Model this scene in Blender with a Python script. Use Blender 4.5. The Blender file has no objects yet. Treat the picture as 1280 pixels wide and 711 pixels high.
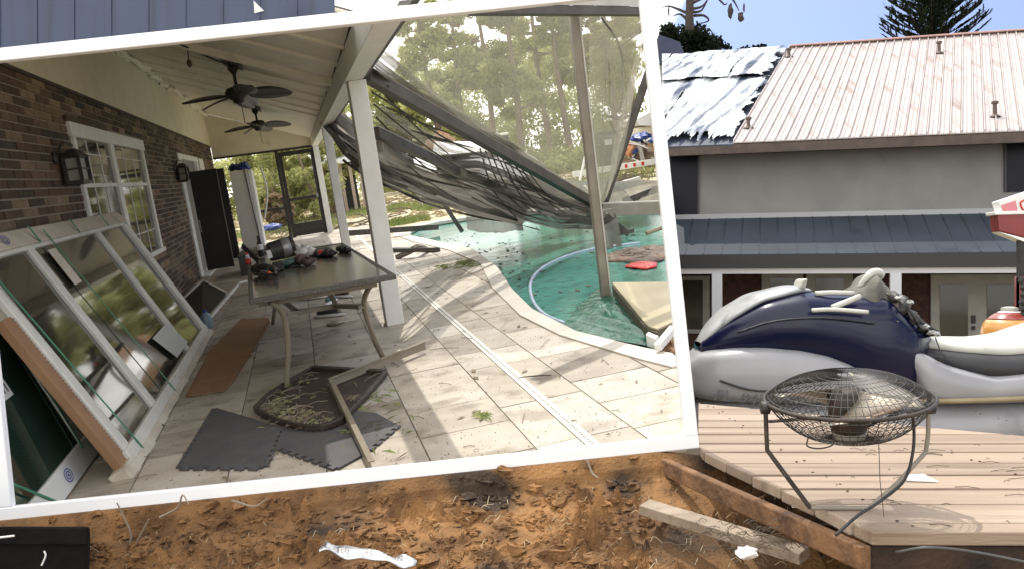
import bpy, math, random
import numpy as np
from mathutils import Matrix, Vector
random.seed(7); rng = np.random.default_rng(7)
C = bpy.context.scene.collection
S = bpy.context.scene
PI = math.pi

# ---------------------------------------------------------------- camera, sky, sun
CAMZ = 1.6
cd = bpy.data.cameras.new('camera'); cam = bpy.data.objects.new('camera', cd); C.objects.link(cam)
cam.location = (0, 0, CAMZ); cam.rotation_euler = (PI/2, 0, 0)
cd.sensor_width = 36; cd.lens = 36*1130/1280; cd.clip_start = 0.05; cd.clip_end = 3000
S.camera = cam
SUN_EL, SUN_AZ = 66, 158         # high sun ahead of the camera, a little to the left
SKY_STR, SUN_STR = 0.15, 2.0
S.view_settings.view_transform = 'Standard'; S.view_settings.look = 'None'
S.view_settings.exposure = 0.84; S.view_settings.gamma = 1
to_sun = Vector((-math.sin(math.radians(SUN_AZ))*math.cos(math.radians(SUN_EL)),
                 -math.cos(math.radians(SUN_AZ))*math.cos(math.radians(SUN_EL)), math.sin(math.radians(SUN_EL))))
sl = bpy.data.lights.new('sun', 'SUN'); sl.energy = SUN_STR; sl.angle = math.radians(0.5); sl.color = (1, .95, .87)
so = bpy.data.objects.new('sun', sl); C.objects.link(so)
so.rotation_euler = to_sun.to_track_quat('Z', 'Y').to_euler(); so.location = (0, -5, 30)
W = bpy.data.worlds.new('World'); S.world = W; W.use_nodes = True
nt = W.node_tree; nt.nodes.clear()
wo = nt.nodes.new('ShaderNodeOutputWorld'); bg = nt.nodes.new('ShaderNodeBackground')
sky = nt.nodes.new('ShaderNodeTexSky'); sky.sky_type = 'NISHITA'; sky.sun_disc = False
sky.sun_elevation = math.radians(SUN_EL)
sky.sun_rotation = math.atan2(to_sun.x, to_sun.y)
sky.air_density = 0.55; sky.dust_density = 4.5; sky.ozone_density = 8.0
tc = nt.nodes.new('ShaderNodeTexCoord')
mp = nt.nodes.new('ShaderNodeMapping'); mp.inputs['Scale'].default_value = (1.1, 1.1, 2.4); mp.inputs['Location'].default_value = (.62, 0, .35)
nz = nt.nodes.new('ShaderNodeTexNoise'); nz.inputs['Scale'].default_value = 1.7; nz.inputs['Detail'].default_value = 9; nz.inputs['Roughness'].default_value = .55
cr = nt.nodes.new('ShaderNodeValToRGB'); cr.color_ramp.elements[0].position = .43; cr.color_ramp.elements[1].position = .57
# added cloud: white behind the patio view, spread out of view for fill light
sx = nt.nodes.new('ShaderNodeSeparateXYZ')
mb_ = nt.nodes.new('ShaderNodeMapRange'); mb_.inputs['From Min'].default_value = .19; mb_.inputs['From Max'].default_value = .10
mb_.inputs['To Min'].default_value = 0; mb_.inputs['To Max'].default_value = .5
ad = nt.nodes.new('ShaderNodeMath'); ad.operation = 'ADD'
mx = nt.nodes.new('ShaderNodeMixRGB'); mx.inputs['Color2'].default_value = (9.0, 8.8, 8.5, 1)
L = nt.links.new
L(tc.outputs['Generated'], mp.inputs['Vector']); L(mp.outputs['Vector'], nz.inputs['Vector'])
L(tc.outputs['Generated'], sx.inputs[0]); L(sx.outputs['X'], mb_.inputs['Value'])
L(nz.outputs['Fac'], ad.inputs[0]); L(mb_.outputs['Result'], ad.inputs[1]); L(ad.outputs[0], cr.inputs['Fac'])
L(cr.outputs['Color'], mx.inputs['Fac']); L(sky.outputs['Color'], mx.inputs['Color1'])
L(mx.outputs['Color'], bg.inputs['Color']); bg.inputs['Strength'].default_value = SKY_STR
L(bg.outputs['Background'], wo.inputs['Surface'])

# ---------------------------------------------------------------- frames of reference
F = 1130.; CX, CY, H = 640., 355.5, 1.5
def rc(x, y): return np.array([(x-CX)/F, 1., -(y-CY)/F])
_d1 = rc(368, 226); _d1 /= np.linalg.norm(_d1)
_u = np.array([1, 0, .148]); _u /= np.linalg.norm(_u)
_up = np.cross(_u, _d1); _up /= np.linalg.norm(_up)
R = np.array([np.cross(_d1, _up), _d1, _up])
MP = Matrix.Translation((0, 0, CAMZ)) @ Matrix(R.T.tolist()).to_4x4() @ Matrix.Translation((0, 0, -H))
MW = Matrix.Translation((0, 0, CAMZ))
FR = MP                                     # current frame: MP = patio, MW = yard (origin at eye height)
def ray(x, y): return R @ rc(x, y)
def fl(x, y, z=0.):                         # patio: point at height z
    r = ray(x, y); p = r*((z-H)/r[2]); return np.array([p[0], p[1], z])
def wl(x, y, X):
    r = ray(x, y); p = r*(X/r[0]); return p+[0, 0, H]
def at(x, y, Y):
    r = ray(x, y); p = r*(Y/r[1]); return p+[0, 0, H]
def wp(x, y, Y): return rc(x, y)*Y          # yard: point at distance Y
def cone(Y): return .414*Y-.03              # where the view past the right frame rail ends on the patio floor

# ---------------------------------------------------------------- mesh building
def unit(v):
    v = np.array(v, float); return v/(np.linalg.norm(v)+1e-12)
class B:
    def __init__(s): s.v = []; s.f = []; s.n = 0
    def add(s, vs, fs):
        s.v.append(np.array(vs, float).reshape(-1, 3)); k = s.n
        s.f += [tuple(i+k for i in f) for f in fs]; s.n += len(s.v[-1]); return s
    def hexa(s, p):                          # 8 points: bottom loop then top loop
        return s.add(p, [(3,2,1,0),(4,5,6,7),(0,1,5,4),(1,2,6,5),(2,3,7,6),(3,0,4,7)])
    def box(s, x0, x1, y0, y1, z0, z1):
        return s.hexa([(x0,y0,z0),(x1,y0,z0),(x1,y1,z0),(x0,y1,z0),(x0,y0,z1),(x1,y0,z1),(x1,y1,z1),(x0,y1,z1)])
    def prism(s, pts, vec):
        pts = np.array(pts, float); n = len(pts)
        fs = [tuple(range(n))[::-1], tuple(range(n, 2*n))]+[(i, (i+1) % n, n+(i+1) % n, n+i) for i in range(n)]
        return s.add(np.vstack([pts, pts+np.array(vec)]), fs)
    def bar(s, a, b, w, h, up=(0, 0, 1)):
        a = np.array(a, float); b = np.array(b, float); d = unit(b-a); x = unit(np.cross(d, up)); z = np.cross(x, d)
        q = [(-w/2, -h/2), (w/2, -h/2), (w/2, h/2), (-w/2, h/2)]
        return s.hexa([a+x*i+z*j for i, j in q]+[b+x*i+z*j for i, j in q])
    def tube(s, pts, r, n=6, cap=True):
        pts = np.array(pts, float); m = len(pts); rr = np.full(m, r, float) if np.isscalar(r) else np.array(r, float)
        vs = []; t0 = unit(pts[1]-pts[0]); a = unit(np.cross(t0, (0, 0, 1) if abs(t0[2]) < .9 else (1, 0, 0)))
        for i in range(m):
            t = unit(pts[min(i+1, m-1)]-pts[max(i-1, 0)]); a = unit(a-t*np.dot(a, t)); b = np.cross(t, a)
            for k in range(n):
                an = 2*PI*k/n; vs.append(pts[i]+rr[i]*(math.cos(an)*a+math.sin(an)*b))
        fs = [(i*n+k, i*n+(k+1) % n, (i+1)*n+(k+1) % n, (i+1)*n+k) for i in range(m-1) for k in range(n)]
        if cap: fs += [tuple(range(n))[::-1], tuple(range((m-1)*n, m*n))]
        return s.add(vs, fs)
    def lathe(s, prof, n=16, o=(0, 0, 0), axis=(0, 0, 1)):
        z = unit(axis); x = unit(np.cross(z, (1, 0, 0) if abs(z[0]) < .8 else (0, 1, 0))); y = np.cross(z, x); o = np.array(o, float)
        vs = [o+z*h+r*(math.cos(2*PI*k/n)*x+math.sin(2*PI*k/n)*y) for r, h in prof for k in range(n)]
        m = len(prof)
        fs = [(i*n+k, i*n+(k+1) % n, (i+1)*n+(k+1) % n, (i+1)*n+k) for i in range(m-1) for k in range(n)]
        fs += [tuple(range(n))[::-1], tuple(range((m-1)*n, m*n))]
        return s.add(vs, fs)
    def grid(s, fn, nu, nv):
        vs = [fn(i/nu, j/nv) for j in range(nv+1) for i in range(nu+1)]
        return s.add(vs, [(j*(nu+1)+i, j*(nu+1)+i+1, (j+1)*(nu+1)+i+1, (j+1)*(nu+1)+i) for j in range(nv) for i in range(nu)])
    def blob(s, c, r, nu=12, nv=8, jit=0., rot=0.):
        c = np.array(c, float); r = np.array(r, float)*np.ones(3); ph = random.random()*9
        def fn(u, v):
            a = 2*PI*u; e = PI*(v-.5)
            k = 1+jit*(math.sin(3*a+ph)*math.cos(2*e+ph)+.6*math.sin(5*a+2*ph+4*e))
            p = r*k*np.array([math.cos(a)*math.cos(e), math.sin(a)*math.cos(e), math.sin(e)])
            return c+np.array([p[0]*math.cos(rot)-p[1]*math.sin(rot), p[0]*math.sin(rot)+p[1]*math.cos(rot), p[2]])
        return s.grid(fn, nu, nv)
    def quads(s, c, a, b):                   # arrays of centres and half axes
        n = len(c); vs = np.stack([c-a-b, c+a-b, c+a+b, c-a+b], 1).reshape(-1, 3); k = s.n
        s.v.append(vs); s.f += [(k+4*i, k+4*i+1, k+4*i+2, k+4*i+3) for i in range(n)]; s.n += 4*n; return s
def resample(pts, n):
    pts = np.array(pts, float); d = np.r_[0, np.cumsum(np.linalg.norm(np.diff(pts, axis=0), axis=1))]
    t = np.linspace(0, d[-1], n); return np.stack([np.interp(t, d, pts[:, k]) for k in range(3)], 1)
def smoothline(pts, n=24):
    pts = np.array(pts, float); m = len(pts)
    P = np.vstack([2*pts[0]-pts[1], pts, 2*pts[-1]-pts[-2]]); out = []
    for t in np.linspace(0, m-1-1e-6, n):
        i = int(t); u = t-i; p0, p1, p2, p3 = P[i:i+4]
        out.append(.5*(2*p1+(p2-p0)*u+(2*p0-5*p1+4*p2-p3)*u*u+(3*p1-p0-3*p2+p3)*u**3))
    return np.array(out)

BASE = {}
def mesh(name, b, mat, base=(0, 0, 0), smooth=False):
    me = bpy.data.meshes.new(name)
    v = (np.vstack(b.v)-np.array(base, float)) if b.v else np.zeros((0, 3))
    me.from_pydata(v.tolist(), [], b.f)
    for m in (mat if isinstance(mat, list) else [mat]): me.materials.append(m)
    if smooth: me.polygons.foreach_set('use_smooth', [True]*len(me.polygons))
    me.update(); return me
def bev(o, w, seg=2):
    m = o.modifiers.new('bevel', 'BEVEL'); m.width = w; m.segments = seg; m.limit_method = 'ANGLE'; m.angle_limit = .6
def tag(o, label=None, cat=None, group=None, kind=None):
    for k, x in (('label', label), ('category', cat), ('group', group), ('kind', kind)):
        if x: o[k] = x
def thing(name, label, cat, base=(0, 0, 0), group=None):
    e = bpy.data.objects.new(name, None); e.empty_display_size = .1; C.objects.link(e)
    base = tuple(float(x) for x in base); e.matrix_world = FR @ Matrix.Translation(base); BASE[e.name] = base
    tag(e, label, cat, group); return e
def part(name, b, mat, par, smooth=False, bevel=0, label=None, kind=None):
    base = BASE[par.name]; o = bpy.data.objects.new(name, mesh(name, b, mat, base, smooth)); C.objects.link(o)
    o.parent = par; BASE[o.name] = base
    if bevel: bev(o, bevel)
    tag(o, label, None, None, kind); return o
def inst(name, me, par, loc, rot=None):
    o = bpy.data.objects.new(name, me); C.objects.link(o); o.parent = par; o.location = np.array(loc)-np.array(BASE[par.name])
    if rot: o.rotation_euler = rot
    return o
def solo(name, b, mat, label=None, cat=None, base=None, smooth=False, bevel=0, group=None, kind=None):
    if base is None:
        v = np.vstack(b.v); base = (*((v.min(0)+v.max(0))/2)[:2], v[:, 2].min())
    base = tuple(float(x) for x in base)
    o = bpy.data.objects.new(name, mesh(name, b, mat, base, smooth)); C.objects.link(o)
    o.matrix_world = FR @ Matrix.Translation(base); BASE[o.name] = base
    if bevel: bev(o, bevel)
    tag(o, label, cat, group, kind); return o
def struct(name, b, mat, smooth=False): return solo(name, b, mat, base=(0, 0, 0), smooth=smooth, kind='structure')

# ---------------------------------------------------------------- materials
def M(name, c1, c2=None, scale=4., rough=.6, bump=0., bscale=40., metal=0., spec=.5, rand=0., st=(1, 1, 1), lo=.35, hi=.65, c3=None, s3=1.5, t3=.6, alpha=1., coat=0., dist=.02):
    m = bpy.data.materials.new(name); m.use_nodes = True; n = m.node_tree.nodes; l = m.node_tree.links.new
    p = n['Principled BSDF']; p.inputs['Roughness'].default_value = rough; p.inputs['Metallic'].default_value = metal
    p.inputs['Specular IOR Level'].default_value = spec; p.inputs['Coat Weight'].default_value = coat
    if alpha < 1: p.inputs['Alpha'].default_value = alpha
    t = n.new('ShaderNodeTexCoord'); mp = n.new('ShaderNodeMapping'); mp.inputs['Scale'].default_value = st
    l(t.outputs['Object'], mp.inputs['Vector']); vec = mp.outputs['Vector']
    if rand:
        oi = n.new('ShaderNodeObjectInfo'); va = n.new('ShaderNodeVectorMath'); va.operation = 'ADD'
        mu = n.new('ShaderNodeMath'); mu.operation = 'MULTIPLY'; mu.inputs[1].default_value = 37.
        l(oi.outputs['Random'], mu.inputs[0]); l(vec, va.inputs[0]); l(mu.outputs[0], va.inputs[1]); vec = va.outputs[0]
    col = None
    def noise(sc, det=6):
        z = n.new('ShaderNodeTexNoise'); z.inputs['Scale'].default_value = sc; z.inputs['Detail'].default_value = det
        l(vec, z.inputs['Vector']); return z.outputs['Fac']
    if c2 is not None:
        r = n.new('ShaderNodeValToRGB'); e = r.color_ramp.elements; e[0].position = lo; e[1].position = hi
        e[0].color = (*c1, 1); e[1].color = (*c2, 1); l(noise(scale), r.inputs['Fac']); col = r.outputs['Color']
        if c3 is not None:
            r3 = n.new('ShaderNodeValToRGB'); e = r3.color_ramp.elements; e[0].position = t3; e[1].position = t3+.12
            l(noise(s3, 8), r3.inputs['Fac']); x = n.new('ShaderNodeMixRGB'); x.inputs['Color2'].default_value = (*c3, 1)
            l(r3.outputs['Color'], x.inputs['Fac']); l(col, x.inputs['Color1']); col = x.outputs['Color']
    if rand:
        hs = n.new('ShaderNodeHueSaturation'); mr = n.new('ShaderNodeMapRange')
        mr.inputs['To Min'].default_value = 1-rand; mr.inputs['To Max'].default_value = 1+rand
        l(oi.outputs['Random'], mr.inputs['Value']); l(mr.outputs['Result'], hs.inputs['Value'])
        if col: l(col, hs.inputs['Color'])
        else: hs.inputs['Color'].default_value = (*c1, 1)
        col = hs.outputs['Color']
    if col: l(col, p.inputs['Base Color'])
    else: p.inputs['Base Color'].default_value = (*c1, 1)
    if bump:
        bu = n.new('ShaderNodeBump'); bu.inputs['Strength'].default_value = bump; bu.inputs['Distance'].default_value = dist
        l(noise(bscale), bu.inputs['Height']); l(bu.outputs['Normal'], p.inputs['Normal'])
    return m
def stripes(m, dirv, freq, dark, strength=.5):   # thin grain lines multiplied into the base colour
    n = m.node_tree.nodes; l = m.node_tree.links.new; p = n['Principled BSDF']
    t = n.new('ShaderNodeTexCoord'); w = n.new('ShaderNodeTexNoise'); mp = n.new('ShaderNodeMapping'); mp.inputs['Scale'].default_value = dirv
    w.inputs['Scale'].default_value = freq; w.inputs['Detail'].default_value = 5
    x = n.new('ShaderNodeMixRGB'); x.blend_type = 'MIX'; x.inputs['Color2'].default_value = (*dark, 1)
    r = n.new('ShaderNodeMapRange'); r.inputs['From Min'].default_value = .5; r.inputs['From Max'].default_value = .75; r.inputs['To Max'].default_value = strength
    l(t.outputs['Object'], mp.inputs[0]); l(mp.outputs[0], w.inputs['Vector']); l(w.outputs['Fac'], r.inputs['Value']); l(r.outputs[0], x.inputs['Fac'])
    lk = p.inputs['Base Color'].links
    if lk: l(lk[0].from_socket, x.inputs['Color1'])
    else: x.inputs['Color1'].default_value = p.inputs['Base Color'].default_value
    l(x.outputs[0], p.inputs['Base Color']); return m
def streak(m, d1, s1, d2, s2, dark, lo, hi, seed=0.):     # long thin patches of a second colour along one direction
    n = m.node_tree.nodes; l = m.node_tree.links.new; p = n['Principled BSDF']; t = n.new('ShaderNodeTexCoord'); cb = n.new('ShaderNodeCombineXYZ')
    for i, (d, s) in enumerate(((d1, s1), (d2, s2))):
        v = n.new('ShaderNodeVectorMath'); v.operation = 'DOT_PRODUCT'; v.inputs[1].default_value = np.array(d)*s; l(t.outputs['Object'], v.inputs[0]); l(v.outputs['Value'], cb.inputs[i])
    cb.inputs[2].default_value = seed
    z = n.new('ShaderNodeTexNoise'); z.inputs['Scale'].default_value = 1; z.inputs['Detail'].default_value = 6; l(cb.outputs[0], z.inputs['Vector'])
    r = n.new('ShaderNodeMapRange'); r.inputs['From Min'].default_value = lo; r.inputs['From Max'].default_value = hi; l(z.outputs['Fac'], r.inputs['Value'])
    x = n.new('ShaderNodeMixRGB'); x.inputs['Color2'].default_value = (*dark, 1); lk = p.inputs['Base Color'].links[0].from_socket
    l(r.outputs[0], x.inputs['Fac']); l(lk, x.inputs['Color1']); l(x.outputs[0], p.inputs['Base Color']); return m
def leafmat(name, c1, c2, sc=.5):
    m = M(name, c1, c2, sc, .6, spec=.2, lo=.3, hi=.7); n = m.node_tree.nodes; l = m.node_tree.links.new
    t = n.new('ShaderNodeBsdfTranslucent'); x = n.new('ShaderNodeMixShader'); x.inputs[0].default_value = .60
    l(n['Principled BSDF'].inputs['Base Color'].links[0].from_socket, t.inputs['Color'])
    l(n['Principled BSDF'].outputs[0], x.inputs[1]); l(t.outputs[0], x.inputs[2]); l(x.outputs[0], n['Material Output'].inputs['Surface']); return m
white = M('white_paint', (.74, .72, .66), (.80, .79, .74), 6, .5, .06, 60, c3=(.55, .52, .44), s3=9, t3=.68)
cream = M('cream_paint', (.72, .65, .49), (.78, .71, .56), 3, .6, .05, 40, c3=(.56, .49, .35), s3=2.5, t3=.62)
ceilm = M('ceiling_paint', (.77, .71, .57), (.82, .77, .65), 3, .6, .05, 40, c3=(.58, .52, .40), s3=3.5, t3=.66)
framew = M('frame_white', (.88, .90, .91), (.90, .91, .92), 3, .35, .02, 90)
bronze = M('dark_bronze', (.018, .015, .013), (.035, .03, .025), 12, .45, .05, 80)
blackp = M('black_panel', (.010, .010, .010), (.018, .017, .016), 6, .6, .05, 60)
grout = M('grout', (.12, .095, .07), (.22, .18, .135), 14, .9, .3, 60)
mortar = M('mortar', (.26, .22, .165), (.36, .305, .235), 18, .9, .4, 60)
tilem = [M('tile_%d' % i, a, b, 4.0, .55, .12, 45, rand=.12, c3=c, s3=3.4, t3=.53, lo=.35, hi=.65) for i, (a, b, c) in enumerate([
    ((.345, .30, .235), (.445, .395, .32), (.245, .205, .15)), ((.395, .345, .275), (.475, .425, .355), (.29, .245, .185)),
    ((.31, .265, .21), (.41, .36, .285), (.22, .18, .135)), ((.415, .375, .315), (.485, .445, .38), (.315, .275, .215))])]
copm = M('coping_stone', (.49, .45, .385), (.57, .53, .46), 3.5, .6, .12, 50, c3=(.44, .39, .32), s3=2.2, t3=.62)
brickm = [M('brick_%d' % i, a, b, 9, .85, .5, 70, rand=.28, c3=c, s3=7, t3=.62) for i, (a, b, c) in enumerate([
    ((.060, .036, .022), (.105, .064, .038), (.035, .024, .016)), ((.078, .044, .025), (.13, .075, .042), (.05, .032, .02)),
    ((.19, .13, .075), (.27, .19, .115), (.12, .08, .045)), ((.036, .027, .019), (.066, .050, .034), (.028, .022, .016)),
    ((.125, .072, .042), (.18, .11, .065), (.08, .048, .03))])]
tablem = M('table_glass', (.115, .105, .085), (.15, .135, .11), 4, .16, .03, 30, spec=.5)
wickerm = M('wicker_rim', (.075, .068, .055), (.13, .12, .10), 70, .6, .7, 90, st=(1, 3, 1))
legm = M('taupe_metal', (.20, .165, .115), (.26, .22, .16), 10, .4, .05, 60)
glassd = M('dark_glass', (.030, .028, .020), (.045, .042, .030), 1.5, .05, .02, 1.2, spec=.6, coat=.15, dist=.03)
glassg = M('green_glass', (.008, .022, .017), (.018, .04, .032), 2., .05, .02, 1.2, spec=.6, coat=.1)
vinyl = M('window_vinyl', (.60, .60, .53), (.70, .69, .62), 5, .4, .04, 50, c3=(.42, .42, .34), s3=5, t3=.66)
wrapm = M('wrapping_paper', (.52, .46, .36), (.62, .56, .46), 4, .7, .15, 30, c3=(.42, .36, .26), s3=3, t3=.62)
cardm = M('cardboard', (.25, .135, .065), (.31, .175, .09), 2.5, .8, .1, 40, c3=(.19, .10, .05), s3=4, t3=.62)
strapm = M('green_strap', (.04, .22, .13), rough=.35)
matm = M('foam_mat', (.065, .060, .062), (.085, .08, .08), 5, .75, .25, 180, c3=(.13, .12, .11), s3=6, t3=.66)
traym = M('brown_tray', (.035, .024, .018), (.06, .042, .032), 8, .5, .2, 40, c3=(.12, .09, .06), s3=9, t3=.64)
alum = M('bronze_aluminium', (.20, .175, .14), (.27, .24, .195), 5, .45, .04, 60)
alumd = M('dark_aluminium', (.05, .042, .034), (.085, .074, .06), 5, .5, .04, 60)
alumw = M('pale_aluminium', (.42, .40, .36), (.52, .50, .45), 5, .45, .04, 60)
watm = M('pool_water', (.045, .19, .155), (.095, .30, .25), .55, .14, .10, 3.0, spec=.18, c3=(.03, .10, .07), s3=1.1, t3=.60, lo=.35, hi=.65, dist=.05)
stripes(watm, (1, 1, 1), 9., (.03, .06, .04), .8)
tarpm = M('green_tarp', (.012, .085, .055), (.03, .15, .105), 3, .18, .5, 6, c3=(.36, .42, .37), s3=4.5, t3=.60, dist=.05)
tanm = M('tan_vinyl', (.33, .28, .165), (.38, .325, .20), 2, .45, .05, 30)
redm = M('red_plastic', (.55, .03, .025), rough=.35)
whitep = M('white_plastic', (.72, .72, .70), (.80, .80, .78), 8, .45, .1, 30)
greyp = M('grey_plastic', (.045, .045, .045), (.07, .07, .068), 8, .4, .05, 40)
blackr = M('black_rubber', (.012, .012, .012), (.025, .024, .023), 14, .5, .3, 60)
silver = M('silver_tape', (.35, .35, .34), rough=.35, metal=.5)
teal = M('teal_cloth', (.07, .13, .12), (.13, .20, .185), 14, .8, .5, 30)
browncl = M('brown_cloth', (.06, .035, .03), (.10, .065, .055), 14, .8, .5, 30)
bluem = M('blue_tarp', (.02, .045, .19), (.04, .08, .30), 6, .4, .6, 12)
lpaper = M('label_paper', (.55, .57, .54), rough=.5)
ink = M('ink', (.04, .04, .05), rough=.6)
inkb = M('blue_ink', (.03, .06, .30), rough=.5)
woodp = M('raw_pine', (.42, .29, .15), (.52, .38, .21), 5, .7, .1, 40, st=(1, 1, 6))
yardm = M('yard_ground', (.38, .33, .22), (.50, .45, .32), 1.1, .95, .6, 12, c3=(.15, .19, .06), s3=.35, t3=.55)
grassm = M('grass', (.15, .20, .05), (.26, .30, .10), 6, .8)
strawm = M('straw', (.36, .29, .17), (.48, .40, .26), 3, .8)
twigm = M('twig', (.20, .15, .10), (.36, .30, .22), 3, .8)
darktwig = M('dark_twig', (.06, .045, .03), (.11, .085, .06), 6, .8)
barkm = M('bark', (.15, .115, .085), (.24, .185, .14), 9, .9, .6, 14, st=(1, 1, .3))
leafA = leafmat('leaf_olive', (.26, .27, .10), (.40, .40, .18))
leafB = leafmat('leaf_light', (.34, .36, .14), (.50, .50, .24))
leafC = leafmat('leaf_dark', (.035, .055, .02), (.085, .11, .04))
leafD = leafmat('leaf_brown', (.24, .18, .11), (.34, .26, .17))
def meshmat(name, c, a):
    m = bpy.data.materials.new(name); m.use_nodes = True; n = m.node_tree.nodes; l = m.node_tree.links.new
    p = n['Principled BSDF']; p.inputs['Base Color'].default_value = (*c, 1); p.inputs['Roughness'].default_value = .8
    t = n.new('ShaderNodeTexCoord'); z = n.new('ShaderNodeTexNoise'); z.inputs['Scale'].default_value = 1.2; z.inputs['Detail'].default_value = 4
    mr = n.new('ShaderNodeMapRange'); mr.inputs['From Min'].default_value = .3; mr.inputs['From Max'].default_value = .7
    mr.inputs['To Min'].default_value = a*.75; mr.inputs['To Max'].default_value = min(1, a*1.25)
    l(t.outputs['Object'], z.inputs['Vector']); l(z.outputs['Fac'], mr.inputs['Value']); n.remove(p); df = n.new('ShaderNodeBsdfDiffuse'); tl = n.new('ShaderNodeBsdfTranslucent'); tr = n.new('ShaderNodeBsdfTransparent'); x1 = n.new('ShaderNodeMixShader'); x2 = n.new('ShaderNodeMixShader')
    df.inputs[0].default_value = (*c, 1); tl.inputs[0].default_value = (*c, 1); x1.inputs[0].default_value = .5
    l(df.outputs[0], x1.inputs[1]); l(tl.outputs[0], x1.inputs[2]); l(mr.outputs[0], x2.inputs[0]); l(tr.outputs[0], x2.inputs[1]); l(x1.outputs[0], x2.inputs[2])
    l(x2.outputs[0], n['Material Output'].inputs['Surface']); return m
scr1 = meshmat('screen_thin', (.36, .34, .27), .36)
scr2 = meshmat('screen_double', (.28, .26, .21), .44)
scr3 = meshmat('screen_bunched', (.21, .198, .172), .84)

# ================================================================ THE WHITE FRAME
FR = MW
D = 3.45; px = D/F
def fpt(u_, v_, d=0.):                       # px along / up the frame from its inner bottom left corner
    x = 14+u_*.9946-v_*.1040; y = 633-u_*.1040-v_*.9946
    return np.array([(x-CX)/F*D, D+d, -(y-CY)/F*D])
IW, IH, BW = 847., 555., 16.5
fr = thing('picture_frame', 'huge tilted white picture frame on the dirt, the wrecked patio seen through it', 'frame', fpt(IW/2, -BW))
for a, b, c, d in ((-BW, IW+BW, -BW, 0), (-BW, IW+BW, IH, IH+BW), (-BW, 0, 0, IH), (IW, IW+BW, 0, IH)):
    q = [fpt(a, c), fpt(b, c), fpt(b, d), fpt(a, d)]
    part('rail', B().prism(q, (0, .035, 0)), framew, fr, bevel=.004)

# blue metal panel above the frame (ribbed)
bluep = M('slate_blue_metal', (.046, .064, .120), (.058, .078, .142), 2.0, .42, .05, 12, spec=.4, c3=(.04, .055, .10), s3=2.5, t3=.62)
stripes(bluep, (9, 1, .6), 3., (.03, .036, .055), .6)
bp = thing('blue_metal_wall', 'slate blue ribbed metal sheet rising behind the top left of the white frame', 'metal wall', wp(180, 60, 3.6))
b = B(); xs = np.linspace(-140, 418, 13)
for i in range(12):
    x0, x1 = xs[i], xs[i+1]-.2
    yb = lambda x: 70-.1046*x
    q = [wp(x0, yb(x0), 3.55), wp(x1, yb(x1), 3.55), wp(x1, -160, 3.55), wp(x0, -160, 3.55)]
    part('sheet', B().prism(q, (0, .012, 0)), bluep, bp)
    part('rib', B().bar(wp(x1, yb(x1), 3.547), wp(x1, -160, 3.547),   .004, .003, (0, 1, 0)), bluep, bp, bevel=.003)
part('sticker', B().prism([wp(317, 1, 3.545), wp(330, 14, 3.545), wp(318, 17, 3.545)], (0, .002, 0)), whitep, bp)

# ================================================================ PATIO
FR = MP
XO = np.array([(5.0, 2.08), (5.13, 2.10), (5.56, 2.0), (6.75, 1.80), (7.89, 1.76), (9.86, 1.925), (12.2, 2.27), (14.8, 2.25), (17.5, 2.02), (21.6, 1.84), (26, 1.84)])
XI = np.array([(5.3, 2.26), (5.53, 2.224), (5.87, 2.129), (6.78, 1.943), (8.1, 1.927), (9.49, 2.069), (11.5, 2.356), (14.3, 2.561), (16.8, 2.355), (19.1, 2.16)])
def xo(Y): return float(np.interp(Y, XO[:, 0], XO[:, 1]))
def xi(Y): return float(np.interp(Y, XI[:, 0], XI[:, 1]))
def yn(X): return 4.42-.362*X
def clip(poly, a, b, c):                    # keep a*x+b*y<=c
    out = []; n = len(poly)
    for i in range(n):
        p, q = poly[i], poly[(i+1) % n]; dp = a*p[0]+b*p[1]-c; dq = a*q[0]+b*q[1]-c
        if dp <= 0: out.append(p)
        if dp*dq < 0: t = dp/(dp-dq); out.append((p[0]+t*(q[0]-p[0]), p[1]+t*(q[1]-p[1])))
    return out
# floor: grout bed and single tiles
b = B(); ys = np.linspace(3.75, 25.4, 60)
for y0, y1 in zip(ys[:-1], ys[1:]):
    lo = max(-2.05, (4.42-y0)/.362-.05)
    r0, r1 = min(xo(y0)+.05, cone(y0)), min(xo(y1)+.05, cone(y1))
    if lo < min(r0, r1): b.hexa([(lo, y0, -.12), (r0, y0, -.12), (r1, y1, -.12), (lo, y1, -.12), (lo, y0, -.006), (r0, y0, -.006), (r1, y1, -.006), (lo, y1, -.006)])
floor = struct('patio_floor', b, grout)
cols = [-2.05]+[.94+.52*k for k in range(-5, 3)]+[2.5]
tilec = {}
for ci in range(len(cols)-1):
    x0, x1 = cols[ci]+.004, cols[ci+1]-.004; y = 3.7-random.random()*.6
    while y < 25.3:
        ln = random.choice([.55, .82, .82, 1.08]); y0, y1 = y+.006, min(y+ln-.006, 25.38); y += ln
        pcs = [[(x0, y0), (x1, y0), (x1, y1), (x0, y1)]]
        if x0 < 1.168 < x1: pcs = [[(x0, y0), (1.166, y0), (1.166, y1), (x0, y1)], [(1.238, y0), (x1, y0), (x1, y1), (1.238, y1)]]
        for pc in pcs:
            pc = clip(pc, -.362, -1, -4.42); 
            if len(pc) < 3: continue
            sl_ = (xo(y1)-xo(y0))/(y1-y0); pc = clip(pc, 1, -sl_, xo(y0)-sl_*y0+.02)
            if len(pc) < 3: continue
            pc = clip(pc, 1, -.414, -.03)
            if len(pc) < 3: continue
            c = np.mean(pc, 0); z = random.uniform(-.0015, .0015)
            w = np.ptp([p[0] for p in pc])
            if w < .02: continue
            o = part('tile', B().prism([(p[0], p[1], -.02) for p in pc], (0, 0, .02+z)), random.choice(tilem), floor)
b = B()
yy = np.linspace(yn(1.2), 25.3, 30)
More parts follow.
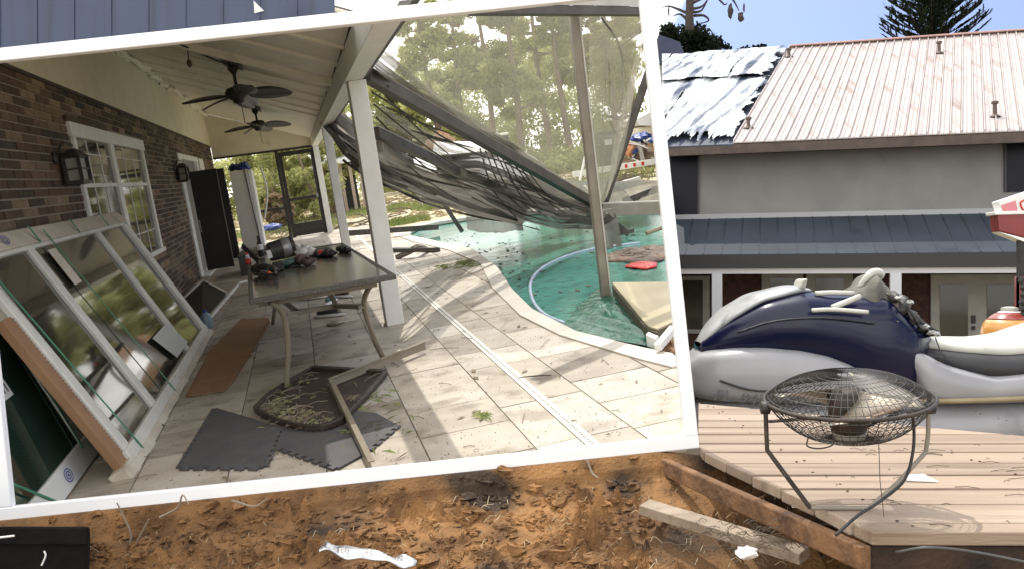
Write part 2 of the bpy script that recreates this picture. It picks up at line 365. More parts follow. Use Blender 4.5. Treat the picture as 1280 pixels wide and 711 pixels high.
part('drain_strip', B().box(1.170, 1.234, yn(1.2)+.02, 25.3, -.02, .005), M('drain_white', (.66, .63, .56), (.74, .71, .65), 20, .5, .1, 90, c3=(.45, .4, .33), s3=14, t3=.62), floor)
hole = B()
for k in range(300):
    y_ = 4.1+k*.034
    if y_ < 14: hole.box(1.196, 1.208, y_, y_+.015, .0045, .0065)
part('drain_slot', hole, grout, floor, kind='stuff')

# coping, pool wall and water
b = B(); ys = np.linspace(5.05, 19.1, 90)
for y0, y1 in zip(ys[:-1], ys[1:]):
    i0, i1 = min(xi(y0)+.0, cone(y0)), min(xi(y1), cone(y1)); o0, o1 = xo(y0), xo(y1)
    if i0-o0 < .003: continue
    b.hexa([(o0, y0, -.06), (i0, y0, -.06), (i1, y1, -.06), (o1, y1, -.06), (o0, y0, .014), (i0, y0, .014), (i1, y1, .014), (o1, y1, .014)])
edge = [fl(*q)[:2] for q in [(513, 295), (514, 289), (526, 283), (548, 278), (580, 273), (640, 267), (700, 263), (770, 260), (826, 259)]]
def offs(p, d):
    q = []
    for i in range(len(p)):
        t = unit(np.array(p[min(i+1, len(p)-1)])-np.array(p[max(i-1, 0)])); q.append(np.array(p[i])+d*np.array([-t[1], t[0]]))
    return q
eo = offs(edge, .42); eo[0] = np.array((1.84, 19.4)); eo[-1] = fl(826, 256.5)[:2]
for i in range(len(edge)-1):
    p = [edge[i], edge[i+1], eo[i+1], eo[i]]
    b.hexa([(*q, -.06) for q in p]+[(*q, .014) for q in p])
struct('pool_coping', b, copm)
inner = [(xi(y), y) for y in np.linspace(5.5, 19.1, 50)]
poly = [(p[0]-.02, p[1]) for p in inner]+[tuple(q) for q in edge[1:]]+[(cone(y)+.02, y) for y in (15, 12, 9, 7, 5.6)]
struct('pool_water', B().prism([(x, y, -.30) for x, y in poly], (0, 0, .22)), watm)
b = B()
for (x0, y0), (x1, y1) in zip(inner[:-1], inner[1:]): b.add([(x0, y0, -.3), (x1, y1, -.3), (x1, y1, .0), (x0, y0, .0)], [(0, 1, 2, 3)])
struct('pool_wall', b, M('pool_tile', (.20, .26, .25), (.32, .37, .34), 30, .4))
# pale deck strip beyond the pool and the yard
yp = [(-16, 25.5), (1.6, 25.5), (1.75, 22.4), (1.86, 20.0)]+[tuple(q) for q in eo[1:-1]]+[(cone(16.2), 16.2), (cone(80), 80), (-60, 80)]
struct('yard_ground', B().prism([(x, y, -.3) for x, y in yp], (0, 0, .27)), yardm)
b = B()
for k in range(5200):                       # straw and grass lying over the yard
    Y = rng.uniform(20, 48); X = rng.uniform(-6, cone(Y)-.2)
    if X < 1.9 and Y < 25.6 or (X > 1.8 and Y < 23.5): continue
    a = rng.uniform(0, PI); ln = rng.uniform(.05, .28); h = rng.uniform(.0, .1)
    d = np.array([math.cos(a), math.sin(a), 0])*ln; p = np.array([X, Y, -.02])
    b.add([p-d, p+d*.2+[0, .0, h], p+d+[0, .02, .01]], [(0, 1, 2)])
solo('straw_litter', b, strawm, kind='stuff', base=(0, 0, 0))
b = B()
for cx_, cy_, r_ in ((10.5, 30, 2.2), (13.3, 35, 1.6), (3.0, 33, 1.6), (1.0, 35, 2.0), (2.6, 24, .7), (7, 37, 2), (4.5, 29.5, 1.0), (-1, 31, 1.5), (.2, 29, .9)):
    for k in range(700):
        a = rng.uniform(0, 2*PI); q = r_*math.sqrt(rng.uniform(0, 1)); X = cx_+q*math.cos(a); Y = cy_+q*1.6*math.sin(a)
        if X > cone(Y)-.1 or Y < 23.4: continue
        h = rng.uniform(.05, .17); t = rng.normal(0, .04, 2)
        b.add([(X-.02, Y, -.03), (X+.02, Y, -.03), (X+t[0], Y+t[1], h)], [(0, 1, 2)])
solo('grass', b, grassm, kind='stuff', base=(0, 0, 0))

# ---- brick wall with window and door
wall = thing('brick_wall', 'long brown and tan brick house wall with a window and a door along the patio', 'wall', (-1.96, 5, 0))
WX = -1.96; MX = -1.972
wy0, wy1, wz0, wz1 = 9.34, 13.45, .86, 2.33; dy0, dy1, dz1 = 17.3, 20.7, 2.29
b = B()
for y0, y1, z0, z1 in ((4.3, wy0, -.05, 2.68), (wy0, wy1, -.05, wz0), (wy0, wy1, wz1, 2.68), (wy1, dy0, -.05, 2.68), (dy0, dy1, dz1, 2.68), (dy1, 25.2, -.05, 2.68)):
    b.box(-2.2, MX, y0, y1, z0, z1)
part('mortar', b, mortar, wall)
bl, bh, pl, ph = .405, .058, .428, .0722
bm = [mesh('brick', B().box(-.03, 0, -bl/2, bl/2, -bh/2, bh/2), m) for m in brickm]
bm2 = [mesh('brick', B().box(-.03, 0, -bl/4+.005, bl/4-.005, -bh/2, bh/2), m) for m in brickm]
wts = [.32, .24, .15, .16, .13]
cand = []
for r_ in range(37):
    z = .036+r_*ph; off = (pl/2 if r_ % 2 else 0)
    for k in range(50):
        y = 5.6+k*pl+off; 
        if y > 25: continue
        segs = [(y-bl/2, y+bl/2)]
        for (o0, o1, q0, q1) in ((wy0, wy1, wz0, wz1), (dy0, dy1, -1, dz1)):
            if q0 < z+.02 and z-.02 < q1:
                segs = [s_ for a0, a1 in segs for s_ in ((a0, min(a1, o0-.004)), (max(a0, o1+.004), a1)) if s_[1]-s_[0] > .06]
        for a0, a1 in segs: cand.append((a0, a1, z))
# visible and nearest first: above the line where the leaning windows hide the wall
def score(c):
    y = (c[0]+c[1])/2; hidden = (y < 10.6 and c[2] < 1.38-.0*(y)); return (hidden, y+abs(c[2]-1.9)*.3)
cand = [c for c in cand if not (c[1] < 6.2)]
cand.sort(key=score)
rest = {i: B() for i in range(5)}; nb = 0
for a0, a1, z in cand:
    i = random.choices(range(5), wts)[0]; x = WX+random.uniform(-.004, .004)
    zone = math.sin(a0*1.3+z*4)+math.sin(z*9+a0*.6)
    if zone > 1.1 and random.random() < .6: i = 2
    full = abs(a1-a0-bl) < .01
    if full and nb < 299:
        inst('brick', bm[i], wall, (x, (a0+a1)/2, z), (random.uniform(-.006, .006), 0, random.uniform(-.004, .004))); nb += 1
    else: rest[i].box(x-.03, x, a0, a1, z-bh/2, z+bh/2)
for i in range(5): part('brickwork', rest[i], brickm[i], wall, kind='stuff')
# window
wf = part('window', B().box(-2.0, -1.925, wy0-.06, wy1+.10, wz1-.12, wz1+.02).box(-2.0, -1.93, wy0, wy0+.11, wz0, wz1-.12).box(-2.0, -1.93, wy1-.16, wy1, wz0, wz1-.12)
          .box(-2.0, -1.91, wy0-.05, wy1+.08, wz0-.06, wz0).box(-2.0, -1.935, 11.12, 11.34, wz0, wz1-.12), white, wall, bevel=.006)
part('ledge', B().box(-1.97, -1.93, wy0-.12, wy0+1.75, wz1+.024, wz1+.075), M('rust_trim', (.05, .025, .015), (.09, .05, .03), 6, .7), wall)
for y0, y1 in ((wy0+.11, 11.12), (11.34, wy1-.16)):
    part('pane', B().box(-1.99, -1.968, y0, y1, wz0, wz1-.12), glassd, wf)
    mb2 = B(); zm = (wz0+wz1)/2+.15
    mb2.box(-1.975, -1.945, y0, y1, zm-.02, zm+.02)
    for k in (1, 2): yv = y0+(y1-y0)*k/3; mb2.box(-1.970, -1.962, yv-.012, yv+.012, wz0, wz1-.12)
    for z_ in (wz0+.27, zm+.32): mb2.box(-1.970, -1.963, y0, y1, z_-.005, z_+.005)
    part('muntin', mb2, white, wf)
# door with its white frame, door leaf, black screen doors standing open
df = part('door', B().box(-2.02, -1.93, dy0, dy0+.42, 0, dz1).box(-2.02, -1.93, dy1-.3, dy1, 0, dz1).box(-2.02, -1.925, dy0, dy1, dz1-.10, dz1), white, wall, bevel=.006)
part('leaf', B().box(-2.06, -2.0, dy0+.42, dy1-.3, 0.02, dz1-.10), M('door_grey', (.16, .15, .13), (.2, .19, .165), 4, .5), df)
part('threshold', B().box(-2.02, -1.80, dy0, dy1, -.0, .035), white, df)
part('louver', B().box(-1.98, -1.935, 21.0, 22.0, 2.02, 2.28), white, wall)
sd = thing('black_storm_door', 'black storm door leaf standing open across the patio next to the white door', 'door', (-1.7, 18.4, 0))
part('panel', B().box(-1.92, -1.43, 18.36, 18.42, .04, 1.95), blackp, sd, bevel=.006)
part('edge_trim', B().box(-1.428, -1.412, 18.35, 18.43, .03, 1.96), alumd, sd)
hd = part('handle', B().box(-1.90, -1.885, 18.30, 18.36, .78, 1.02), silver, sd)
part('knob', B().box(-1.88, -1.84, 18.30, 18.35, .84, .88), blackr, hd)
sd2 = thing('folding_black_panel', 'second black panel behind the open storm door, folded beside the pale cabinet', 'panel', (-1.45, 20.6, 0))
part('panel', B().box(-1.82, -1.45, 20.6, 20.66, .02, 1.99), blackp, sd2, bevel=.006)
part('edge_strip', B().box(-1.447, -1.43, 20.59, 20.67, .02, 1.99), M('worn_metal', (.02, .02, .02), (.45, .45, .42), 30, .4, lo=.58, hi=.62), sd2)
part('foot', B().box(-1.48, -1.45, 20.5, 20.6, 0, .12), blackr, sd2)
# wall lanterns
def lantern(c, s, label):
    x, y, z = c; t = thing('wall_lantern', label, 'wall lamp', (WX, y, z), 'lanterns on the brick wall')
    part('back_plate', B().lathe([(.001, 0), (.055*s, .004), (.06*s, .012), (.03*s, .03), (.001, .034)], 12, (WX, y-.25*s, z+.06*s), (1, 0, 0)), bronze, t)
    part('arm', B().tube(smoothline([(WX+.02, y-.25*s, z+.07*s), (WX+.07, y-.15*s, z+.18*s), (WX+.11, y, z+.16*s)], 10), .011*s, 6), bronze, t)
    cx = WX+.11; w = .062*s; wy = .17*s; cg = B()
    for sx_ in (-1, 1):
        for sy_ in (-1, 1): cg.bar((cx+sx_*w, y+sy_*wy, z-.16*s), (cx+sx_*w, y+sy_*wy, z+.06*s), .012*s, .03*s, (1, 0, 0))
    for zz in (-.16, -.05, .055):
        for sy_ in (-1, 1): cg.bar((cx-w, y+sy_*wy, z+zz*s), (cx+w, y+sy_*wy, z+zz*s), .02*s, .014*s)
        for sx_ in (-1, 1): cg.bar((cx+sx_*w, y-wy, z+zz*s), (cx+sx_*w, y+wy, z+zz*s), .014*s, .014*s)
    part('cage', cg, bronze, t)
    part('pane', B().box(cx-w*.8, cx+w*.8, y-wy*.85, y+wy*.85, z-.15*s, z+.045*s), M('frosted_glass', (.34, .33, .29), rough=.4), t)
    q = [(cx+i*w*1.4, y+j*wy*1.4, z+.06*s) for i, j in ((-1, -1), (1, -1), (1, 1), (-1, 1))]; q2 = [(cx+i*w*.4, y+j*wy*.4, z+.13*s) for i, j in ((-1, -1), (1, -1), (1, 1), (-1, 1))]
    part('cap', B().hexa(q+q2), bronze, t)
    part('base_cap', B().box(cx-w*1.1, cx+w*1.1, y-wy*1.1, y+wy*1.1, z-.185*s, z-.16*s), bronze, t)
lantern((WX, 8.82, 1.93), 1.0, 'near dark bronze lantern on the bricks left of the patio window')
lantern((WX, 16.9, 1.95), 1.05, 'far dark bronze lantern on the bricks just before the white door')

# ---- patio cover
pc = thing('patio_cover', 'cream painted patio roof with lapped ceiling boards, beam and white posts', 'patio roof', (0, 8.64, 0))
def cz(X): return 3.55-.39*(X+1.96)
b = B(); b.box(-2.02, -1.945, 4.0, 25.1, 2.685, 3.60); part('upper_panel', b, cream, pc)
part('trim', B().box(-1.99, -1.94, 4.3, 25.0, 2.655, 2.684), M('brown_trim', (.045, .028, .018), (.07, .045, .03), 8, .7), pc)
yb_ = 4.05; lap = 0
bnd = [4.05, 5.4, 6.75, 8.046, 9.244, 10.566, 11.711, 12.903, 14.1, 15.3, 16.5, 17.7, 18.9, 20.1, 21.3, 22.5, 23.8, 25.0]
for y0, y1 in zip(bnd[:-1], bnd[1:]):
    xr = .60 if y0 > 6.6 else (.42 if y0 > 6 else .2)
    q = []
    for (Y, dz) in ((y0-.05, 0.035), (y1, .0)):      # each board tips down towards its far edge
        q += [(-1.95, Y, cz(-1.95)+dz), (xr, Y, cz(xr)+dz)]
    p = [q[0], q[1], q[3], q[2]]
    part('ceiling_board', B().prism(p, (0, 0, .03)), ceilm, pc, bevel=.004)
for Y in (7.93, 9.10, 10.45, 11.55, 12.75, 13.95, 15.2, 16.4):
    a = (-1.95, Y, cz(-1.95)-.0); c_ = (.6, Y, cz(.6)-.0)
    hh = .085 if Y in (10.45,) else .03
    part('rafter', B().prism([(a[0], Y, a[2]+.01), (c_[0], Y, c_[2]+.01), (c_[0], Y, c_[2]-hh), (a[0], Y, a[2]-hh)], (0, .09, 0)), ceilm, pc, bevel=.003)
q = [(-2.2, 4.0, cz(-2.2)+.09), (.2, 4.0, cz(.2)+.09), (.2, 25.2, cz(.2)+.09), (-2.2, 25.2, cz(-2.2)+.09)]
part('roof_deck', B().prism(q, (0, 0, .03)).prism([(.2, 6.9, cz(.2)+.09), (.84, 6.9, cz(.84)+.09), (.84, 25.2, cz(.84)+.09), (.2, 25.2, cz(.2)+.09)], (0, 0, .03)), alumd, pc)
# beam cut on a slant where the frame's top rail crosses it
b = B().hexa([(.605, 4.98, 2.33), (.775, 4.98, 2.33), (.775, 25.05, 2.33), (.605, 25.05, 2.33), (.605, 6.5, 2.56), (.775, 6.3, 2.56), (.775, 25.05, 2.56), (.605, 25.05, 2.56)])
part('beam', b, white, pc, bevel=.004)
part('gutter', B().hexa([(.782, 5.0, 2.36), (.83, 5.0, 2.36), (.83, 25, 2.36), (.782, 25, 2.36), (.782, 5.5, 2.45), (.83, 5.5, 2.45), (.83, 25, 2.45), (.782, 25, 2.45)]), bronze, pc)
for Y, x0, x1, lean in ((8.64, .617, .783, .02), (16.4, .625, .775, .0), (24.85, .625, .775, 0)):
    q = [(x0, Y-.0, 0), (x1, Y, 0), (x1, Y+.3, 0), (x0, Y+.3, 0)]
    part('post', B().hexa(q+[(p[0]+lean, p[1], 2.328) for p in q]), white, pc, bevel=.006)
# torn foam along the wall-to-ceiling corner
b = B(); y = 7.0
while y < 25:
    l_ = random.uniform(.2, .7); b.blob((-1.92+random.uniform(0, .05), y, cz(-1.92)-.03-random.uniform(0, .05)), (.05+random.uniform(0, .05), l_/2, .03+random.uniform(0, .035)), 8, 5, .15); y += l_*.8
part('foam_strip', b, ceilm, pc, kind='stuff')
# end gable
g = [(-1.95, 25.02, 2.385), (.66, 25.02, 2.36), (.66, 25.02, cz(.66)), (-1.95, 25.02, cz(-1.95))]
part('gable_panel', B().prism(g, (0, .05, 0)), cream, pc)
part('header_bar', B().hexa([(-1.95, 25.0, 2.335), (.62, 25.0, 2.31), (.62, 25.1, 2.31), (-1.95, 25.1, 2.335), (-1.95, 25.0, 2.383), (.62, 25.0, 2.358), (.62, 25.1, 2.358), (-1.95, 25.1, 2.383)]), bronze, pc)
# wiring and pull light under the ceiling
hw = thing('hanging_bulb', 'small bare bulb hanging on a cord near the top of the patio ceiling', 'light bulb', at(234, 54, 10.5))
cpt = at(236, 76, 10.5)
part('cord', B().tube([at(232, 47, 10.5), at(234, 60, 10.5), cpt], .006, 5), blackr, hw)
part('bulb', B().blob(cpt-[0, 0, .03], (.028, .028, .045), 10, 8), M('bulb_glass', (.10, .05, .02), rough=.3), hw, smooth=True)
solo('ceiling_cable', B().tube(smoothline([(-1.2, 10.0, cz(-1.2)-.045), (-.85, 10.45, cz(-.85)-.06), (-.6, 10.9, cz(-.6)-.075), (-.42, 11.1, cz(-.42)-.05)], 14), .01, 5), blackr, 'thin dark cable looping along the ceiling to the near fan', 'cable')

# ---- screen door
sdn = thing('screen_door', 'tall dark framed screen door at the far end of the patio with a view of bushes', 'screen door', (.15, 25, 0))
part('jamb', B().box(-.385, -.305, 24.96, 25.04, 0, 2.33), bronze, sdn)
part('jamb', B().box(.60, .64, 24.96, 25.04, 0, 2.33), bronze, sdn)
part('top_rail', B().box(-.30, .60, 24.97, 25.03, 2.17, 2.28), bronze, sdn)
part('stile', B().box(-.30, -.21, 24.97, 25.03, .0, 2.17), bronze, sdn)
part('stile', B().box(.53, .60, 24.97, 25.03, .0, 2.17), bronze, sdn)
part('middle_rail', B().box(-.21, .53, 24.97, 25.03, .97, 1.05), bronze, sdn)
part('kick_plate', B().box(-.21, .53, 24.97, 25.03, .02, .36), bronze, sdn)
part('side_rail', B().box(-1.2, -.385, 24.97, 25.03, .79, .86), bronze, sdn)
part('handle', B().box(.50, .55, 24.92, 24.97, .98, 1.08), silver, sdn)

# ---- ceiling fans
def fan(c, s, label, seed, rods):
    c = np.array(c); rnd = random.Random(seed); t = thing('ceiling_fan', label, 'ceiling fan', c, 'ceiling fans under the patio roof')
    zt = cz(c[0])-.0
    part('mount_plate', B().prism([(c[0]-.10*s, c[1]-.28*s, cz(c[0]-.10*s)), (c[0]+.10*s, c[1]-.28*s, cz(c[0]+.10*s)), (c[0]+.10*s, c[1]+.28*s, cz(c[0]+.10*s)), (c[0]-.10*s, c[1]+.28*s, cz(c[0]-.10*s))], (0, 0, -.05)), alumd, t)
    part('downrod', B().lathe([(.055*s, 0), (.06*s, -.05*s), (.025*s, -.10*s), (.018*s, -.12*s), (.018*s, -(zt-c[2])+.03), (.04*s, -(zt-c[2])+.02)], 12, (c[0], c[1], zt-.04)), bronze, t, smooth=True)
    part('motor', B().lathe([(.04*s, .075*s), (.11*s, .06*s), (.135*s, .02*s), (.135*s, -.02*s), (.10*s, -.055*s), (.07*s, -.07*s), (.06*s, -.10*s), (.03*s, -.115*s), (.001, -.117*s)], 20, c), bronze, t, smooth=True)
    for k, (ang, ) in enumerate(rods):
        a = math.radians(ang); d = np.array([math.cos(a), math.sin(a)*2.2, 0]); d2 = np.array([-math.sin(a), math.cos(a)*2.2, 0])
        tilt = -.38
        def leaf(u, v):
            r = .12+u*.47; w = .105*math.sin(PI*min(1, u*.98+.02)**.8)**.6+.012; q = (v-.5)*2*w
            return c+s*(d*r+d2*q*math.cos(tilt)+np.array([0, 0, q*math.sin(tilt)-.05*u*u-.02+.012*(1-abs(2*v-1))]))
        bl_ = B().grid(leaf, 14, 4)
        o = part('blade', bl_, bronze, t, smooth=True)
        m = o.modifiers.new('solid', 'SOLIDIFY'); m.thickness = .008
        part('blade_iron', B().bar(c+d*.08*s, c+d*.16*s-[0, 0, .02*s], .05*s, .012*s), bronze, t)
    part('pull_chain', B().tube([c+[.02, -.02, -.1*s], c+[.022, -.02, -.33*s], c+[.055, -.02, -.35*s]], .004, 4), bronze, t)
fan(at(297, 117, 11.2), 1.05, 'near dark bronze ceiling fan with leaf shaped blades, larger of the two', 3, [(-2,), (78,), (142,), (195,), (290,)])
fan(at(322, 156, 18.0), 1.05, 'far dark bronze ceiling fan hanging behind and below the near one', 5, [(2,), (70,), (120,), (188,), (262,)])

# ---- white cabinet, pipe, tarp
cb = thing('tall_white_cabinet', 'tall off white cabinet standing at the far end of the patio by the screen door', 'cabinet', (-1.2, 23.8, 0))
part('body', B().box(-1.53, -1.10, 23.7, 24.9, .0, 1.95), M('cabinet_white', (.60, .58, .50), (.66, .64, .57), 3, .5), cb, bevel=.01)
part('side_door', B().box(-1.09, -1.0, 23.75, 24.9, .0, 1.93), whitep, cb, bevel=.01)
part('cable', B().tube([(-1.16, 23.68, 1.95), (-1.13, 23.66, 1.0), (-1.09, 23.67, .1)], .012, 5), blackr, cb)
solo('bent_white_pipe', B().tube(smoothline([at(326, 209, 23.6), at(331, 225, 23.6), at(334, 240, 23.6), at(333, 258, 23.6), at(330, 275, 23.6)], 16), .022, 8), whitep, 'thin white pipe bowed outward along the tall cabinet', 'pipe', smooth=True)
b = B()
for k in range(9): b.blob((-1.5+.05*k+random.uniform(-.04, .04), 24.0+random.uniform(0, .5), 1.99+random.uniform(0, .10)), (.085, .2, .075), 10, 7, .25)
solo('blue_tarp_bundle', b, bluem, 'crumpled blue tarp bundled on top of the white cabinet', 'tarp')
gbx = thing('grey_grill_box', 'dark grey covered box standing behind the far left of the patio table', 'box', (-.95, 17, 0))
part('body', B().hexa([tuple(at(x, y, 16.5)) for x, y in ((299, 318), (343, 312), (345, 311), (301, 317))]+[tuple(at(x, y, 16.5)) for x, y in ((297, 283), (335, 277), (338, 276), (300, 282))]), greyp, gbx)
q0 = at(297, 283, 16.5)
gbx.children[0].data.clear_geometry()
bb = B().box(-1.18, -.62, 16.4, 17.6, 0, .34)
v = np.vstack(bb.v)-np.array(BASE[gbx.name]); gbx.children[0].data.from_pydata(v.tolist(), [], bb.f); gbx.children[0].data.materials.clear(); gbx.children[0].data.materials.append(greyp)
part('lid', B().hexa([(-1.2, 16.36, .345), (-.60, 16.36, .345), (-.60, 17.64, .345), (-1.2, 17.64, .345), (-1.12, 16.7, .40), (-.68, 16.7, .40), (-.68, 17.4, .40), (-1.12, 17.4, .40)]), greyp, gbx, bevel=.01)

# ---- patio table
tb = thing('patio_table', 'rectangular grey glass patio table with a wicker rim and curved taupe legs', 'table', (0, 8.3, 0))
c4 = np.array([(-.446, 6.44), (.582, 6.446), (.40, 10.3), (-.66, 10.5)]); cc = c4.mean(0); ci = cc+(c4-cc)*np.array([.93, .955])
part('tabletop', B().prism([(*q, .722) for q in ci], (0, 0, .014)), tablem, tb)
b = B()
for i in range(4):
    j = (i+1) % 4; b.hexa([(*c4[i], .703), (*c4[j], .703), (*ci[j], .703), (*ci[i], .703), (*c4[i], .742), (*c4[j], .742), (*ci[j], .740), (*ci[i], .740)])
part('rim', b, wickerm, tb, bevel=.008)
legs = [[at(338, 378, 6.55), at(350, 386, 6.6), at(357, 404, 6.65), at(360, 440, 6.7), fl(358, 488)+[0, 0, .0]],
        [at(487, 346, 6.7), at(466, 354, 6.8), at(455, 378, 6.95), at(464, 412, 7.1), fl(479, 447)]]
for lg in legs: part('leg', B().tube(smoothline(lg, 18), .021, 8), legm, tb, smooth=True)
part('leg', B().tube(smoothline([(-.50, 10.1, .70), (-.44, 10.0, .60), (-.42, 9.9, .3), (-.5, 10.1, 0)], 12), .021, 8), legm, tb, smooth=True)
part('leg', B().tube(smoothline([(.30, 10.0, .70), (.20, 9.9, .6), (.15, 9.85, .3), (.24, 9.9, 0)], 12), .021, 8), legm, tb, smooth=True)
p1, p2, p3 = at(356, 393, 6.7), at(372, 390, 7.6), at(420, 382, 7.8); p4 = at(452, 383, 6.95)
part('stretcher', B().bar(p1, p2, .05, .028).bar(p2, p3, .05, .04).bar(p3, p4, .05, .034).bar(p2, (-.40, 9.9, .33), .04, .03).bar(p3, (.15, 9.85, .33), .04, .03), legm, tb, bevel=.004)
part('under_frame', B().box(-.52, .42, 9.6, 9.75, .65, .69), legm, tb); part('under_frame', B().box(-.40, .45, 6.62, 6.70, .655, .69), legm, tb)
TZ = .743
def tt(x, y, z=TZ): return fl(x, y, z)
# clutter on the table
bk = thing('grey_bucket', 'dark grey bucket lying on its side at the back left of the table', 'bucket', tt(345, 335))
ax = unit(at(362, 310, 8.6)-at(335, 318, 8.3)); o = tt(337, 331)+[0, .3, .095]
part('shell', B().lathe([(.085, 0), (.095, .02), (.104, .24), (.11, .25), (.10, .255), (.09, .05)], 20, o, (.97, .22, .10)), greyp, bk, smooth=True)
e = np.array([.97, .22, .10]); e /= np.linalg.norm(e)
part('tape', B().lathe([(.1000, .13), (.1035, .135), (.1055, .21), (.102, .215)], 20, o, e), silver, bk, smooth=True)
part('label', B().prism([at(332.5, 314, 7.75), at(338, 312.5, 7.75), at(341, 322, 7.75), at(335.5, 324, 7.75)], (0, .004, 0)), lpaper, bk)
dr = thing('black_power_drill', 'black cordless drill with an orange tip lying at the left front of the table', 'drill', tt(335, 345))
dp = tt(333, 345)
part('body', B().tube([dp+[-.10, .25, .05], dp+[-.02, .12, .055], dp+[.06, 0, .05]], [.04, .048, .035], 10), blackr, dr, smooth=True)
part('chuck', B().tube([dp+[.06, 0, .05], dp+[.09, -.05, .045]], [.03, .02], 10), greyp, dr, smooth=True)
part('tip', B().blob(tt(338, 346)+[0, -.1, .035], (.022, .03, .022), 10, 8), M('orange_plastic', (.75, .12, .03), rough=.4), dr, smooth=True)
part('grip', B().bar(dp+[-.03, .15, .05], dp+[.10, .3, .03], .05, .05), blackr, dr, bevel=.01)
part('battery', B().box(dp[0]+.05, dp[0]+.15, dp[1]+.22, dp[1]+.42, TZ, TZ+.075), blackr, dr, bevel=.012)
cs = B()
for k in range(1): cs.tube(smoothline([tt(318+30*abs((k_*.37) % 2-1), 338+6*math.sin(k_*1.7), TZ+.02+.03*abs(math.sin(k_*2.3))) for k_ in range(22)], 110), .010, 5)
solo('tangled_black_straps', cs, blackr, 'tangle of black straps and cords heaped around the drill on the table', 'straps')
bo = thing('black_spray_bottle', 'slim black bottle with a white label standing at the back of the table', 'bottle', tt(326, 322))
q = tt(326, 330, TZ)+[-.02, .9, 0]
part('body', B().lathe([(.030, 0), (.032, .01), (.032, .14), (.018, .17), (.014, .19), (.016, .195), (.016, .23), (.001, .232)], 14, q), blackr, bo, smooth=True)
part('label', B().lathe([(.0325, .075), (.034, .078), (.034, .135), (.0325, .138)], 14, q), whitep, bo, smooth=True)
cn = thing('red_white_funnel', 'small red and white cone shaped bottle at the table far left corner', 'bottle', tt(311, 333))
q = tt(311, 330)+[-.0, .0, 0]
part('base', B().lathe([(.03, 0), (.032, .02), (.024, .055)], 12, q), redm, cn, smooth=True)
part('middle', B().lathe([(.024, .055), (.016, .095)], 12, q), whitep, cn, smooth=True)
part('tip', B().lathe([(.016, .095), (.007, .12), (.001, .121)], 12, q), redm, cn, smooth=True)
solo('black_belt', B().bar(q+[-.05, .3, .17], q+[.09, .1, .01], .02, .05), blackr, 'stiff black strap leaning over the red and white bottle', 'strap')
b = B(); q = tt(380, 322)
b.blob(q+[0, .2, .05], (.10, .22, .055), 16, 10, .22); b.blob(q+[.07, .1, .03], (.06, .15, .045), 12, 8, .3); b.blob(q+[-.07, .3, .07], (.06, .15, .05), 12, 8, .25)
solo('white_plastic_bag', b, whitep, 'crumpled white plastic bag in the middle of the table', 'bag', smooth=True)
rl = thing('brown_tape_roll', 'brown roll of tape lying against the white plastic bag', 'tape roll', tt(376, 328))
q = tt(376, 330)+[0, -.15, .05]
part('ring', B().lathe([(.02, -.02), (.045, -.02), (.045, .04), (.02, .04)], 18, q, (.5, -.8, .3)), browncl, rl, smooth=True)
part('core', B().lathe([(.021, -.016), (.021, .036)], 12, q, (.5, -.8, .3)), greyp, rl)
b = B(); q = tt(368, 332)
b.blob(q+[-.05, .05, .03], (.11, .14, .03), 16, 8, .3); b.blob(q+[.02, .05, .035], (.06, .10, .03), 12, 8, .3)
solo('teal_work_glove', b, teal, 'crumpled teal glove lying next to the grey bucket on the table', 'glove', smooth=True)
b = B(); q = tt(385, 330); b.blob(q+[.0, -.1, .03], (.06, .12, .035), 12, 8, .25)
solo('brown_cloth_lump', b, browncl, 'brown wadded cloth in front of the white bag', 'cloth', smooth=True)
bx = thing('black_tool_case', 'small black case with a red corner at the right back of the table', 'case', tt(403, 316))
q = tt(404, 318); part('case', B().box(q[0]-.075, q[0]+.065, q[1]-.2, q[1]+.25, TZ, TZ+.05), blackr, bx, bevel=.01)
part('corner', B().box(q[0]-.05, q[0]+.0, q[1]-.21, q[1]-.1, TZ+.02, TZ+.056), redm, bx, bevel=.006)
b = B(); q = tt(421, 317)
for k in range(7): b.blob(q+[random.uniform(-.11, .11), random.uniform(-.2, .2), .025], (.05, .1, .028), 10, 6, .3)
solo('dark_work_gloves', b, blackr, 'pair of dark gloves dropped at the right back corner of the table', 'gloves', smooth=True)
# things under the table
b = B()
for k in range(6): q = fl(362+k*5, 372); b.blob(q+[0, .6, .15], (.10, .5, .11), 10, 7, .25)
solo('dark_duffel_bag', b, blackr, 'dark bag slumped on the floor beneath the table', 'bag', smooth=True)
def shoe(x, y, rot, m, label, cat='shoe'):
    q = fl(x, y); t = thing('shoe' if cat == 'shoe' else 'sandal', label, cat, q)
    part('sole', B().blob(q+[0, 0, .018], (.05, .22, .018), 14, 6, 0, rot), whitep, t, smooth=True)
    part('upper', B().blob(q+[-.01*math.sin(rot), .06, .05], (.045, .15, .042), 14, 8, .1, rot), m, t, smooth=True)
shoe(390, 374, 1.1, browncl, 'dark brown shoe lying under the far side of the table')
shoe(414, 379, -.4, teal, 'pale blue shoe standing upright beneath the table by the stretcher')
shoe(428, 372, .6, browncl, 'round brown shoe on the floor right of the pale blue one')
shoe(412, 396, 1.0, greyp, 'grey shoe on the tiles below the table stretcher')
b = B(); q = fl(419, 405)
b.blob(q+[0, 0, .012], (.09, .10, .012), 14, 6, .1)
solo('tan_sandal', b, legm, 'flat tan sandal on the tiles in front of the grey shoe', 'sandal', smooth=True)

